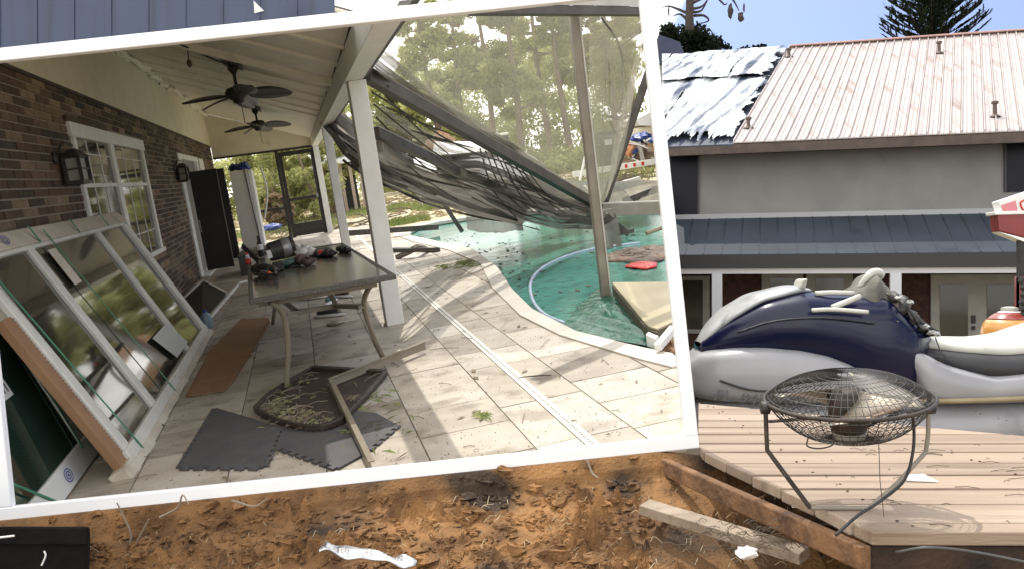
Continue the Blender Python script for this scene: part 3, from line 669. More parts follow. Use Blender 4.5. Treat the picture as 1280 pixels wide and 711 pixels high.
# ---- stack of new windows leaning on the wall
def ip(y, h, off=0.):                        # point in the leaning plane: along the wall, fraction up, proud of plane
    n = unit((1.40, 0, .64)); p = np.array([-1.21-.64*h, y, .03+1.372*h]); return p+n*off
def lean_bar(b, y0, h0, y1, h1, w, t, off=0.):
    n = unit((1.40, 0, .64)); a, c = ip(y0, h0, off), ip(y1, h1, off); return b.bar(a, c, w, t, n)
ws = thing('window_stack', 'large new multi pane window stack in pale vinyl leaning against the brick wall', 'window', (-1.5, 7.8, 0))
def lplate(y0, y1, h0, h1, o0, o1, y0b=None, y1b=None):
    y0b = y0 if y0b is None else y0b; y1b = y1 if y1b is None else y1b
    return B().hexa([ip(y0, h0, o0), ip(y1, h0, o0), ip(y1b, h1, o0), ip(y0b, h1, o0), ip(y0, h0, o1), ip(y1, h0, o1), ip(y1b, h1, o1), ip(y0b, h1, o1)])
part('backing', lplate(5.58, 10.4, 0, .99, -.10, -.03), wrapm, ws)
for y0, y1 in ((5.70, 6.62), (6.78, 8.78), (8.94, 10.08)):
    part('pane', lplate(y0, y1, .05, .93, -.025, -.012), glassd, ws)
for y in (5.62, 6.70, 8.86):
    part('mullion', lplate(y-.07, y+.07, .03, .935, -.03, .012), vinyl, ws, bevel=.008)
part('mullion', lplate(10.08, 10.32, .02, .95, -.03, .02), vinyl, ws, bevel=.008)
part('bottom_rail', lplate(5.5, 10.34, -.015, .05, -.03, .026), vinyl, ws, bevel=.01)
part('top_rail', lplate(5.5, 10.34, .925, .945, -.03, .02), vinyl, ws, bevel=.008)
tw = B().hexa([ip(5.1, .945, .03), ip(10.4, .945, .03), ip(10.42, 1.04, -.02), ip(5.1, 1.04, -.02), ip(5.1, .945, -.16), ip(10.4, .945, -.16), ip(10.42, 1.03, -.17), ip(5.1, 1.03, -.17)])
tp = part('top_wrapping', tw, wrapm, ws, bevel=.008)
for k in range(8):
    y0 = 5.4+k*.63
    part('lower_wrapping', B().hexa([ip(y0, -.02, -.15), ip(y0+.60, -.02, -.15), ip(y0+.60, .0, .03), ip(y0, .0, .03), ip(y0, -.095, -.0), ip(y0+.60, -.095, -.0), ip(y0+.60, -.075, .055+random.uniform(0, .02)), ip(y0, -.075, .055)]), wrapm, ws, bevel=.006)
part('cardboard_edge', lplate(5.36, 5.52, .01, .70, -.05, .0), cardm, ws, bevel=.004)
tee = B()
for k in range(44): h = .03+k*.0152; tee.hexa(sum([[ip(5.52, h, o), ip(5.56+random.uniform(0, .03), h, o), ip(5.55, h+.008, o), ip(5.52, h+.008, o)] for o in (-.04, -.005)], []))
part('corrugation', tee, cardm, ws, kind='stuff')
part('foam_corner', B().hexa([ip(5.28, -.09, -.06), ip(5.56, -.09, -.06), ip(5.56, -.09, .04), ip(5.28, -.09, .04), ip(5.28, .02, -.08), ip(5.56, .02, -.08), ip(5.56, .02, .03), ip(5.28, .02, .03)]), wrapm, ws, bevel=.01)
for y in (5.78, 6.9, 7.35, 8.1, 9.3):
    part('strap', lplate(y, y+.02, -.09, 1.0, .03, .034, y-.16, y-.14) if y in (5.78, 7.35) else lplate(y, y+.03, .94, 1.035, .032, .036), strapm, ws)
part('paper_patch', lplate(8.2, 9.0, .08, .26, .0145, .0185, 7.9, 8.75), lpaper, ws)
part('paper_patch', lplate(7.0, 7.22, .70, .90, .013, .016), wrapm, ws)
lg_ = B(); cc_ = ip(6.3, .99, .012)
for r0, r1 in ((.012, .018), (.026, .032)):
    for k in range(16):
        a0, a1 = 2*PI*k/16, 2*PI*(k+1)/16
        P = lambda r, a: ip(6.3+2.2*r*math.cos(a), .99+r*math.sin(a)*.7, .022)
        lg_.add([P(r0, a0), P(r1, a0), P(r1, a1), P(r0, a1)], [(0, 1, 2, 3)])
part('logo', lg_, inkb, tp)
# second window, dark green glass, lower left
def ip2(y, h, off=0.):
    n = unit((.95, 0, .32)); p = np.array([-1.50-.33*h, y, .005+.95*h]); return p+n*off
def l2(y0, y1, h0, h1, o0, o1): return B().hexa([ip2(y0, h0, o0), ip2(y1, h0, o0), ip2(y1, h1, o0), ip2(y0, h1, o0), ip2(y0, h0, o1), ip2(y1, h0, o1), ip2(y1, h1, o1), ip2(y0, h1, o1)])
w2 = thing('green_glass_window', 'boxed window with dark green glass and a paper label, leaning low at the left end', 'window', (-1.5, 5.4, 0))
part('pane', l2(4.55, 5.80, .14, 1.0, .0, .012), glassg, w2)
part('bottom_strip', l2(4.40, 5.98, -.0, .14, -.01, .03), M('strip_white', (.66, .66, .62), rough=.5), w2, bevel=.006)
part('side_rail', l2(5.80, 5.95, .14, 1.04, -.03, .02), vinyl, w2, bevel=.006)
part('paper_label', l2(5.02, 5.36, .60, .80, .0125, .0150), lpaper, w2)
txt = B()
for k in range(6): txt.add([ip2(5.06+.05*k, .63, .0156), ip2(5.06+.05*k+.02, .63, .0156), ip2(5.06+.05*k+.02, .63+random.uniform(.06, .14), .0156), ip2(5.06+.05*k, .63+random.uniform(.06, .14), .0156)], [(0, 1, 2, 3)])
part('print', txt, ink, w2)
lg_ = B()
for r0, r1 in ((.0, .008), (.016, .022), (.030, .036)):
    for k in range(20):
        a0, a1 = 2*PI*k/20, 2*PI*(k+1)/20; P = lambda r, a: ip2(5.32+1.9*r*math.cos(a), .07+r*1.1*math.sin(a), .0312)
        lg_.add([P(r0, a0), P(r1, a0), P(r1, a1), P(r0, a1)], [(0, 1, 2, 3)])
part('logo', lg_, inkb, w2)
part('strap', l2(4.4, 4.44, .0, .0, 0, 0).__class__().bar(ip2(4.45, .42, .035), ip2(5.0, .01, .036), .016, .003, unit((.95, 0, .32))), strapm, w2)
part('strap', B().bar(ip2(5.86, 1.04, .03), ip2(5.75, .1, .034), .02, .004, unit((.95, 0, .32))), strapm, w2)
solo('pine_block', B().bar(fl(14, 600, .08), fl(60, 632, .03), .07, .05), woodp, 'pale pine timber lying in the lower left corner beneath the green glass', 'timber', bevel=.004)

# ---- flat things on the tiles
cq = [fl(*q) for q in ((232, 496), (240, 497), (262, 492), (280, 491), (292, 478), (338, 404), (335, 398), (302, 400), (262, 440))]
def rip(u): return .004+.012*math.sin(u*7)**2
cdb = B().prism([(p[0], p[1], .004+.01*(i % 2)) for i, p in enumerate(cq)], (0, 0, .008))
solo('cardboard_sheet', cdb, cardm, 'long flat brown cardboard sheet lying on the tiles beside the window stack', 'cardboard')
def mat_puzzle(q, name, label, z, group, edges):
    pts = []; q = [np.array(p)[:2] for p in q]
    for i in range(len(q)):
        a, c = q[i], q[(i+1) % len(q)]; L_ = np.linalg.norm(c-a); t = (c-a)/L_; nn = np.array([t[1], -t[0]])
        n = max(4, int(L_/.085)) if i in edges else 0
        pts.append(a)
        for k in range(n):
            u0 = (k+.25)/n; u1 = (k+.75)/n
            for u, d in ((u0, 0), (u0-.1/n, .028), (u1+.1/n, .028), (u1, 0)): pts.append(a+(c-a)*u+nn*d)
    solo(name, B().prism([(*p, z) for p in pts], (0, 0, .012)), matm, label, 'floor mat', group=group)
mat_puzzle([fl(*q) for q in ((226, 586), (329, 586), (353, 536), (270, 511))], 'foam_floor_mat', 'left grey foam puzzle mat, whole and square, on the tiles', .001, 'grey foam puzzle mats', (0, 1, 3))
mat_puzzle([fl(*q) for q in ((346, 560), (424, 587), (450, 573), (497, 533), (470, 518), (400, 512), (355, 534))], 'foam_floor_mat', 'right grey foam puzzle mat tucked under the brown tray', .002, 'grey foam puzzle mats', (0, 2))
tr = thing('brown_floor_tray', 'dark brown quarter round tray full of debris lying across the grey mats', 'tray', fl(400, 505))
tq = smoothline([fl(318, 517), fl(340, 496), fl(392, 464)], 8).tolist()+[fl(440, 467).tolist()]+[fl(486, 470).tolist(), fl(460, 500).tolist()]+smoothline([fl(430, 533), fl(408, 541), fl(380, 541), (fl(345, 532)), fl(324, 522)], 14).tolist()
tq = np.array(tq); tcn = tq.mean(0); ti = tcn+(tq-tcn)*.93
part('base', B().prism([(p[0], p[1], .016) for p in tq], (0, 0, .012)), traym, tr)
b = B(); n = len(tq)
for i in range(n):
    j = (i+1) % n; b.hexa([(*tq[i][:2], .014), (*tq[j][:2], .014), (*ti[j][:2], .014), (*ti[i][:2], .014), (*tq[i][:2], .055), (*tq[j][:2], .055), (*ti[j][:2], .055), (*ti[i][:2], .055)])
part('rim', b, traym, tr, bevel=.004)
b = B()
for k in range(170):
    s_, t_ = rng.uniform(0, 1), rng.uniform(0, 1); i = rng.integers(0, n); p = tcn+(ti[i]-tcn)*math.sqrt(s_)*.97
    a = rng.uniform(0, PI); l_ = rng.uniform(.015, .09); b.tube([p+[-l_*math.cos(a), -l_*math.sin(a), .03], p+[0, 0, .034+rng.uniform(0, .02)], p+[l_*math.cos(a+.3), l_*math.sin(a+.3), .03]], .0022, 3, False)
solo('tray_twigs', b, twigm, kind='stuff')
b = B()
for k in range(60):
    i = rng.integers(0, n); p = tcn+(ti[i]-tcn)*math.sqrt(rng.uniform(0, 1))*.95; a = rng.uniform(0, PI, 2)
    v1 = np.array([math.cos(a[0]), math.sin(a[0]), .2])*.018; v2 = np.array([-math.sin(a[0]), math.cos(a[0]), .1])*.012
    b.quads(np.array([p+[0, 0, .036]]), v1[None], v2[None])
solo('tray_leaves', b, leafB, kind='stuff')
lb = thing('bent_metal_trim', 'L shaped beige metal trim strip lying over the tray and mat', 'metal trim', fl(411, 476))
A_, B_, C_ = fl(463, 584, .03), fl(412, 478, .07), fl(531, 431, .06)
part('long_arm', B().bar(A_, B_, .012, .065), legm, lb, bevel=.003); part('short_arm', B().bar(B_, C_, .012, .065), legm, lb, bevel=.003)
part('lip', B().bar(A_+[.012, 0, .03], B_+[.012, 0, .03], .03, .006).bar(B_+[0, -.012, .03], C_+[0, -.012, .03], .03, .006), legm, lb)
# loose window screen on the floor by the wall
sn = thing('loose_window_screen', 'dark window screen with a pale frame dropped against the foot of the brick wall', 'window screen', fl(255, 375))
sq = [fl(230, 373, .02), fl(254, 351, .12), fl(283, 366, .05), fl(252, 402, .02)]
part('mesh', B().prism(sq, (0, 0, .006)), blackr, sn)
part('frame_bar', B().bar(sq[0], sq[1], .035, .03), white, sn); part('frame_bar', B().bar(sq[1], sq[2], .035, .03), white, sn)
solo('white_trim_stick', B().bar(fl(263, 396, .02), fl(297, 356, .02), .04, .03), white, 'straight white trim stick lying beside the dark window screen', 'trim', bevel=.004)
solo('short_white_stick', B().bar(fl(298, 354, .02), fl(308, 351, .02), .04, .03), white, 'short white stick just past the end of the longer trim stick', 'trim', bevel=.004)
bt = thing('water_jug', 'small blue and clear water jug at the far foot of the window stack', 'jug', fl(261, 404))
q = fl(260, 410); part('body', B().lathe([(.05, 0), (.065, .02), (.065, .12), (.05, .16), (.02, .19)], 14, q), M('blue_clear', (.16, .24, .33), (.30, .38, .45), 20, .2), bt, smooth=True)
part('cap', B().lathe([(.022, .19), (.024, .215), (.001, .217)], 12, q), inkb, bt, smooth=True)
# litter on the tiles
b = B(); b2 = B()
for k in range(480):
    Y = rng.uniform(4.2, 22); X = rng.uniform(-1.2, xo(Y)-.05)
    if X > cone(Y)-.1 or Y < yn(X)+.05: continue
    a = rng.uniform(0, PI); l_ = rng.uniform(.008, .04)*(1 if k % 6 else 2.5); p = np.array([X, Y, .006]); d = np.array([math.cos(a), 1.6*math.sin(a), 0])*l_
    if k % 3: b.add([p-d, p+[d[1]*.3, -d[0]*.3, .006], p+d, p-[d[1]*.3, -d[0]*.3, -.004]], [(0, 1, 2, 3)])
    else: b2.tube([p-d*1.5, p+[0, 0, .006], p+d*1.5], .0025, 3, False)
solo('leaf_litter', b, M('dead_leaf', (.13, .095, .05), (.24, .18, .10), 2, .8), kind='stuff', base=(0, 0, 0)); solo('twig_litter', b2, twigm, kind='stuff', base=(0, 0, 0))
b = B()
for k in range(4800):
    Y = 4.2+17*rng.uniform(0, 1)**1.6; X = rng.uniform(-1.2, xo(Y)-.03)
    if X > cone(Y)-.08 or Y < yn(X)+.03: continue
    s_ = rng.uniform(.002, .007); a = rng.uniform(0, 6); b.add([(X-s_, Y, .003), (X+s_*math.cos(a), Y+2*s_*math.sin(a), .006), (X+s_*.5, Y-s_, .004)], [(0, 1, 2)])
solo('floor_grit', b, darktwig, kind='stuff', base=(0, 0, 0))
b = B()
for (x_, y_, n_, s_) in ((582, 330, 150, .22), (553, 335, 50, .14), (380, 500, 40, .3), (455, 540, 60, .25), (604, 520, 14, .03), (455, 490, 40, .2)):
    c_ = fl(x_, y_)
    for k in range(n_):
        p = c_+np.array([rng.normal(0, s_*.45), rng.normal(0, s_*1.2), .008]); a = rng.uniform(0, PI); l_ = rng.uniform(.02, .07)
        d = np.array([math.cos(a), math.sin(a), .1])*l_; b.add([p-d, p+[d[1]*.15, -d[0]*.15, .012], p+d], [(0, 1, 2)])
solo('green_clippings', b, grassm, kind='stuff', base=(0, 0, 0))
q = fl(602, 521); b = B()
for k in range(4): a = k*1.3; b.add([q+[0, 0, .01], q+[.035*math.cos(a), .06*math.sin(a), .03], q+[.06*math.cos(a+.4), .1*math.sin(a+.4), .012], q+[.03*math.cos(a+.8), .05*math.sin(a+.8), .01]], [(0, 1, 2, 3)])
solo('green_leaf', b, leafB, 'single bright green leaf on the tiles left of the white drain strip', 'leaf')
q = fl(683, 471); solo('dry_twig', B().tube([q+[-.16, .1, .01], q+[-.02, .01, .016], q+[.03, -.02, .012]], [.003, .006, .004], 5), darktwig, 'dry brown twig on the tiles right of the white drain strip', 'twig')

# ---- collapsed pool cage
cg = thing('collapsed_pool_cage', 'collapsed screen enclosure with fallen beams and torn dark mesh over the pool', 'pool cage', fl(756, 372, -.1))
part('upright_post', B().bar(fl(757, 373, -.08), at(716, 17, 8.1), .078, .075, (0, 1, 0)), alum, cg, bevel=.004)
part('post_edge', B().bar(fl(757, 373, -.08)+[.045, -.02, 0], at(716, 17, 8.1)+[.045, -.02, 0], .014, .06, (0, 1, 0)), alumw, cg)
a, c_ = fl(590, 13, 2.60), fl(803, 15, 2.60)
part('top_beam', B().bar(a, c_, .10, .075), alumd, cg, bevel=.004)
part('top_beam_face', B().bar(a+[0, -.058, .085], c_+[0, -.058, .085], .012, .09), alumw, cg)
def fb(p0, p1, w, m=alumd, m2=alumw, name='fallen_beam'):
    p0 = at(*p0); p1 = at(*p1); o = part(name, B().bar(p0, p1, w, w*1.3), m, cg, bevel=.004)
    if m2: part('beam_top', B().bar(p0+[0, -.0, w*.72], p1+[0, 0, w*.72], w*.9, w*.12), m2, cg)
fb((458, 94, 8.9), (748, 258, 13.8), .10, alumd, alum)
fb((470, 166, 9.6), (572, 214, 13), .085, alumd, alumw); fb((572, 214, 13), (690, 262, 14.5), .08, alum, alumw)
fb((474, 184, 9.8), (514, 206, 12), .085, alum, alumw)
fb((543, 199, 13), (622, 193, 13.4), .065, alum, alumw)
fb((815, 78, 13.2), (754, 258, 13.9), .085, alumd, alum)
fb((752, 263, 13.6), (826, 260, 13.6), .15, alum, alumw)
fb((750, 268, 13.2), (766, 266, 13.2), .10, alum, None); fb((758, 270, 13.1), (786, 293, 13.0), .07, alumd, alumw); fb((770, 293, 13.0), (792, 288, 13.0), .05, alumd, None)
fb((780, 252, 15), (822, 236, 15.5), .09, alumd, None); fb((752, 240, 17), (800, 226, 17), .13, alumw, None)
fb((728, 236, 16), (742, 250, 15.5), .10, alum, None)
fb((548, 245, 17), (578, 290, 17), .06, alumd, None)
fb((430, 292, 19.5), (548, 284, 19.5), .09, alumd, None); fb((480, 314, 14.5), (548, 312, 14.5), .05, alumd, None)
def sheet(top, bot, nu, nv, mat, amp, fq, sag=0., ph=0., along=False):
    T = resample([at(*p) for p in top], nu+1); Bo = resample([at(*p) for p in bot], nu+1)
    nrm = unit(np.cross(T[-1]-T[0], Bo[nu//2]-T[nu//2]))
    def fn(u, v):
        i = min(nu, int(round(u*nu))); p = T[i]*(1-v)+Bo[i]*v
        w = (v if along else u)*fq
        k = amp*(math.sin(w*2*PI+ph+1.3*math.sin(3*u+2*v))+.5*math.sin(w*4.7*PI+ph*2+v*2))*math.sin(PI*min(1, max(0, v))*.9+.15)
        return p+nrm*k+np.array([0, 0, -sag*math.sin(PI*v)*math.sin(PI*u)])
    return part('screen_mesh', B().grid(fn, nu, nv), mat, cg, smooth=True)
sheet([(480, 30, 8.6), (560, 18, 8.2), (600, 12, 8.0), (714, 18, 8.15)], [(462, 90, 8.85), (560, 146, 10.8), (650, 200, 12.5), (745, 254, 13.8)], 36, 24, scr1, .03, 4)
sheet([(720, 18, 8.15), (803, 18, 8.8)], [(750, 256, 13.8), (754, 256, 13.9)], 14, 28, scr2, .05, 2)
sheet([(735, 18, 8.3), (803, 18, 8.8), (812, 50, 11)], [(752, 256, 13.8), (756, 250, 13.9), (760, 246, 13.9)], 16, 24, scr1, .08, 1.5)
# bunched folds above and below the big fallen beam
sheet([(466, 70, 8.8), (520, 112, 10.2), (600, 156, 11.6), (745, 250, 13.7)], [(463, 92, 8.95), (520, 126, 10.4), (600, 170, 11.8), (745, 256, 13.8)], 40, 8, scr3, .10, 3, along=True)
sheet([(476, 60, 8.7), (520, 100, 10), (560, 130, 11), (640, 182, 12)], [(466, 76, 8.8), (520, 115, 10.2), (575, 146, 11.2), (650, 192, 12.2)], 30, 8, scr2, .12, 3, along=True)
sheet([(540, 200, 13), (600, 190, 13), (640, 204, 13.2), (700, 236, 13.6), (768, 262, 13.6)], [(560, 222, 13.5), (610, 256, 14), (650, 276, 14), (700, 288, 13.8), (772, 283, 13.3)], 40, 22, scr3, .16, 3.2, along=True)
sheet([(404, 128, 16), (445, 160, 14), (480, 190, 13.5), (530, 215, 13.8), (590, 242, 14), (650, 262, 14.2)], [(412, 152, 16), (440, 190, 15), (480, 220, 14.5), (540, 247, 14.5), (600, 265, 14.5), (660, 278, 14.2)], 44, 14, scr3, .16, 2.6, along=True)
sheet([(466, 128, 10), (510, 150, 12), (560, 178, 13), (618, 192, 13.4)], [(470, 160, 10.5), (520, 186, 12), (560, 198, 13), (620, 198, 13.4)], 30, 12, scr1, .14, 3, along=True)
sheet([(474, 176, 10.5), (530, 200, 12.6), (580, 226, 13.4)], [(478, 206, 11.5), (530, 232, 13.2), (590, 250, 14)], 26, 10, scr2, .12, 2.5, along=True)
sheet([(580, 254, 14.5), (615, 258, 14.5), (650, 266, 14.5)], [(584, 288, 15.2), (615, 292, 15), (655, 288, 14.6)], 18, 10, scr3, .08, 3)
sheet([(640, 240, 15), (700, 226, 16.5), (760, 226, 17), (824, 226, 16.5)], [(640, 262, 14.6), (700, 262, 14.6), (760, 260, 14.2), (826, 258, 14)], 30, 8, scr3, .12, 5)
sheet([(748, 286, 12.8), (772, 272, 13)], [(752, 310, 12), (778, 312, 12)], 8, 8, scr3, .05, 2)
def ribbons(top, bot, n, mat, seed, wmax=.07, amp=.10):
    r2 = np.random.default_rng(seed); T = resample([at(*q) for q in top], 25); Bo = resample([at(*q) for q in bot], 25); g = B()
    nrm = unit(np.cross(T[-1]-T[0], Bo[12]-T[12]))
    for k in range(n):
        v0, sl_, w, ph = r2.uniform(0, 1), r2.uniform(-.35, .35), r2.uniform(.015, wmax), r2.uniform(0, 6); i0 = r2.integers(0, 9); i1 = r2.integers(15, 26); o_ = r2.uniform(-.12, .12)
        def fn(u, v):
            f = (i0+(i1-1-i0)*u)/24; vv = min(1.05, max(-.05, v0+sl_*(f-.5)+w*(v-.5)*math.sin(PI*min(.95, max(.05, u)))**.5))
            i = f*24; a = int(i); c = min(24, a+1); t_ = T[a]*(1-i+a)+T[c]*(i-a); b_ = Bo[a]*(1-i+a)+Bo[c]*(i-a)
            return t_*(1-vv)+b_*vv+nrm*(o_+amp*math.sin(4*f+ph)+.05*(v-.5))
        g.grid(fn, 22, 2)
    return part('torn_ribbon', g, mat, cg, smooth=True, kind='stuff')
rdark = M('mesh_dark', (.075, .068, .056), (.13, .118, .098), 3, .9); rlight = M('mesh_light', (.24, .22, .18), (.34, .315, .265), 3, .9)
D_ = ([(540, 200, 13), (600, 190, 13), (640, 204, 13.2), (700, 236, 13.6), (768, 262, 13.6)], [(560, 222, 13.5), (610, 256, 14), (650, 276, 14), (700, 288, 13.8), (772, 283, 13.3)])
E_ = ([(404, 128, 16), (445, 160, 14), (480, 190, 13.5), (530, 215, 13.8), (590, 242, 14), (650, 262, 14.2)], [(412, 152, 16), (440, 190, 15), (480, 220, 14.5), (540, 247, 14.5), (600, 265, 14.5), (660, 278, 14.2)])
G_ = ([(464, 74, 8.8), (520, 112, 10.2), (600, 156, 11.6), (745, 250, 13.7)], [(463, 92, 8.95), (520, 126, 10.4), (600, 170, 11.8), (745, 256, 13.8)])
K_ = ([(470, 122, 10), (530, 150, 12), (640, 190, 13.4)], [(476, 200, 11), (540, 232, 13), (640, 262, 14)])
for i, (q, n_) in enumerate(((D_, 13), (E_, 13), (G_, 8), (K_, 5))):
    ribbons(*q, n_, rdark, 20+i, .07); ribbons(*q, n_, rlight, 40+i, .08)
b = B()
for k in range(0, 17, 3):                    # taut threads and folds of torn mesh
    y0 = 100+k*5.2; y1 = 180+k*4.0+random.uniform(-6, 6); x1 = 590+random.uniform(-40, 70)
    p0 = at(463+k*.8, y0, 9.2+.1*k); p1 = at(x1, y1+12, 13.3); m_ = (p0+p1)/2-[0, 0, .05+.03*(k % 5)]
    b.tube(smoothline([p0, m_, p1], 14), .007+.006*(k % 3 == 0), 4, False)
for k in range(9):
    p0 = at(600+k*7, 186+k*3, 13.1); p1 = at(640+k*11+random.uniform(-8, 8), 262+random.uniform(-8, 16), 13.9); b.tube(smoothline([p0, (p0+p1)/2-[.1, 0, .06], p1], 10), .012, 4, False)
for k in range(8):
    p0 = at(405+k*4, 126+k*3, 15.9); p1 = at(448, 160+k*8, 14.5); b.tube(smoothline([p0, (p0+p1)/2-[0, 0, .06], p1], 8), .012, 4, False)
part('torn_strand', b, rdark, cg, kind='stuff')
b = B()
for pts in ([(752, 23, 8.4), (775, 60, 9.5), (778, 120, 11), (772, 140, 11.5)], [(758, 62, 9.5), (757, 120, 11), (763, 134, 11.5), (790, 142, 12.5)], [(776, 58, 9.4), (806, 36, 9.2)]):
    b.tube(smoothline([at(*p) for p in pts], 16), .009, 4, False)
part('hanging_cord', b, blackr, cg, smooth=True)
b = B()
for pts in ([(758, 145, 12.4), (775, 148, 12.4), (790, 144, 12.4)], [(745, 166, 12.6), (765, 166, 12.6), (784, 160, 12.6)]):
    b.tube(smoothline([at(*p) for p in pts], 12), [.012+.022*math.sin(PI*i/11) for i in range(12)], 6)
part('sagging_fold', b, blackr, cg, smooth=True)

# ---- things in the pool
wz = -.075
hose = thing('pool_hose', 'pale blue pool hose floating in an arc across the green water', 'hose', fl(690, 330, wz))
hp = [fl(x, y, wz+.0) for x, y in ((706, 404), (680, 392), (666, 375), (663, 355), (672, 340), (690, 328), (716, 318), (745, 311), (775, 307), (800, 304))]
part('tube', B().tube(smoothline(hp, 50), .019, 8), M('hose_blue', (.28, .35, .47), (.42, .48, .56), 30, .4), hose, smooth=True)
tp_ = [fl(*q, .05) for q in ((765, 354), (838, 353), (842, 403), (822, 412), (811, 409), (806, 404))]
tn = thing('tan_floating_slab', 'thick tan vinyl slab lying half sunk at the right edge of the pool', 'slab', fl(805, 385, -.08))
part('top', B().prism([p-[0, 0, .012] for p in tp_], (0, 0, .022)), tanm, tn, bevel=.006)
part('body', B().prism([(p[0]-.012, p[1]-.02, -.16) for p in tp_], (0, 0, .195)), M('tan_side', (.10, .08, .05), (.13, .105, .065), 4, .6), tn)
b = B(); q = fl(803, 333, wz); b.blob(q+[0, 0, .01], (.17, .3, .03), 16, 7, .12)
solo('red_float', b, redm, 'small bright red float on the dark pool water near the frame edge', 'float', smooth=True)
tq_ = [(702, 409), (716, 392), (742, 366), (764, 360), (774, 374), (795, 406), (812, 424), (835, 430), (812, 434), (760, 425), (725, 417)]
tpp = [fl(x, y, -.07) for x, y in tq_]
cen = np.mean(tpp, 0)
def tf(u, v):
    i = u*len(tpp); k = int(i) % len(tpp); f_ = i-int(i); p = tpp[k]*(1-f_)+tpp[(k+1) % len(tpp)]*f_
    q = cen+(p-cen)*v; return q+np.array([0, 0, .012+.05*(1-v)*abs(math.sin(q[0]*17+q[1]*3))+.02*math.sin(q[0]*31+q[1]*5)*(1-v*v)])
solo('green_pool_tarp', B().grid(tf, 66, 10), tarpm, 'glossy wrinkled green tarp in the near corner of the pool below the post', 'tarp', smooth=True)
st = thing('broken_white_stone', 'broken white edging stone between the pool coping and the frame', 'stone', fl(815, 432))
part('block', B().hexa([fl(809, 433, .0), fl(822, 437, .0), fl(825, 433, 0), fl(812, 429, 0)]+[fl(809, 433, .0)+[0, 0, .09], fl(822, 437, .0)+[0, 0, .08], fl(825, 433, 0)+[0, 0, .08], fl(812, 429, 0)+[0, 0, .09]]), whitep, st, bevel=.006)
part('bar', B().bar(fl(822, 434, .05), fl(842, 410, .12), .05, .05), whitep, st, bevel=.005)
b = B()
for k in range(26): q = fl(833+random.uniform(-8, 8), 432+random.uniform(-7, 7), .0); b.blob(q, (.03, .06, .03), 7, 5, .25)
solo('brown_rubble', b, M('rubble', (.16, .085, .045), (.26, .15, .085), 12, .9, .5, 30), kind='stuff')
b = B()
for k in range(130):
    Y = rng.uniform(6.5, 18); X = xi(Y)+.05+rng.exponential(.35) if k % 2 else rng.uniform(2.3, 5.0)
    if X > cone(Y)-.15 or X < xi(Y)+.05: continue
    b.blob((X, Y, wz), (rng.uniform(.006, .03), rng.uniform(.02, .09), .005), 6, 4, .3)
solo('floating_debris', b, darktwig, kind='stuff', base=(0, 0, 0))
fb2 = thing('sunken_mesh_pile', 'brown sodden heap of mesh and leaves floating at the far right of the pool', 'debris heap', fl(815, 322, wz))
b = B()
for k in range(26): q = fl(775+random.uniform(0, 42), 318+random.uniform(-8, 7), wz); b.blob(q, (.2, .4, .035), 9, 5, .25)
part('heap', b, M('sodden', (.10, .07, .05), (.20, .145, .105), 5, .7, .5, 12, c3=(.32, .17, .08), s3=3, t3=.6), fb2, smooth=True)
solo('pale_stick', B().tube([fl(808, 292, .03), fl(828, 285, .06)], .03, 6), twigm, 'pale stick lying across the far right of the pool', 'stick')
hb = thing('bent_dark_pipe', 'dark bent pipe with a folded pale strip on the tiles beyond the near post', 'pipe', fl(500, 318))
part('pipe', B().bar(fl(494, 312, .03), fl(547, 313, .03), .1, .07), alumd, hb)
part('strip', B().tube(smoothline([fl(496, 322, .03), fl(512, 315, .1), fl(522, 309, .16), fl(534, 312, .05)], 12), .05, 6), alum, hb)

# ---- trees
def leaves(centres, radii, n, size, flat=.7):
    idx = rng.integers(0, len(centres), n); c = np.array(centres)[idx]; r = np.array(radii)[idx][:, None]
    d = rng.normal(0, 1, (n, 3)); d /= np.linalg.norm(d, axis=1)[:, None]; p = c+d*r*(rng.uniform(.15, 1, (n, 1))**.6)*np.array([1, 1, flat])
    a = rng.normal(0, 1, (n, 3)); a /= np.linalg.norm(a, axis=1)[:, None]; b_ = np.cross(a, rng.normal(0, 1, (n, 3))); b_ /= np.linalg.norm(b_, axis=1)[:, None]
    s_ = size*rng.uniform(.5, 1.3, (n, 1)); return B().quads(p, a*s_, b_*s_*.45)
def tree(base, h, r, label, leaf, n=2600, size=.16, name='pine_tree', crown0=.4, clumps=22, lean=0., tr=.16, group='trees beyond the yard', trunkm=None, flat=.65, ragged=.35):
    base = np.array(base, float); t = thing(name, label, 'tree', base, group)
    top = base+[lean*h, 0, h]; pts = [base+(top-base)*u+np.array([.12*math.sin(5*u+base[0]), .1*math.cos(4*u), 0]) for u in np.linspace(0, 1, 9)]
    tk = B().tube(pts, [tr*(1-.8*u)+.015 for u in np.linspace(0, 1, 9)], 7)
    cs, rs = [], []
    for k in range(clumps):
        u = crown0+(1-crown0)*rng.uniform(0, 1); o = base+(top-base)*u; rad = r*(1-.55*abs((u-crown0)/(1-crown0)-.35))*rng.uniform(.35, 1.1); a = rng.uniform(0, 2*PI)
        c = o+np.array([math.cos(a)*rad, math.sin(a)*rad, rng.uniform(-.1, .25)*r]); cs.append(c); rs.append(r*ragged*rng.uniform(.6, 1.3))
        tk.tube([o, o*.5+c*.5-[0, 0, .05*r], c], [tr*.28, tr*.18, .012], 4, False)
    part('trunk', tk, trunkm or barkm, t); part('crown', leaves(cs, rs, int(n*2.3), size*.62, flat), leaf, t)
YT = 46
def gp(x, Y): p = at(x, 200, Y); return (p[0], Y, -.03)
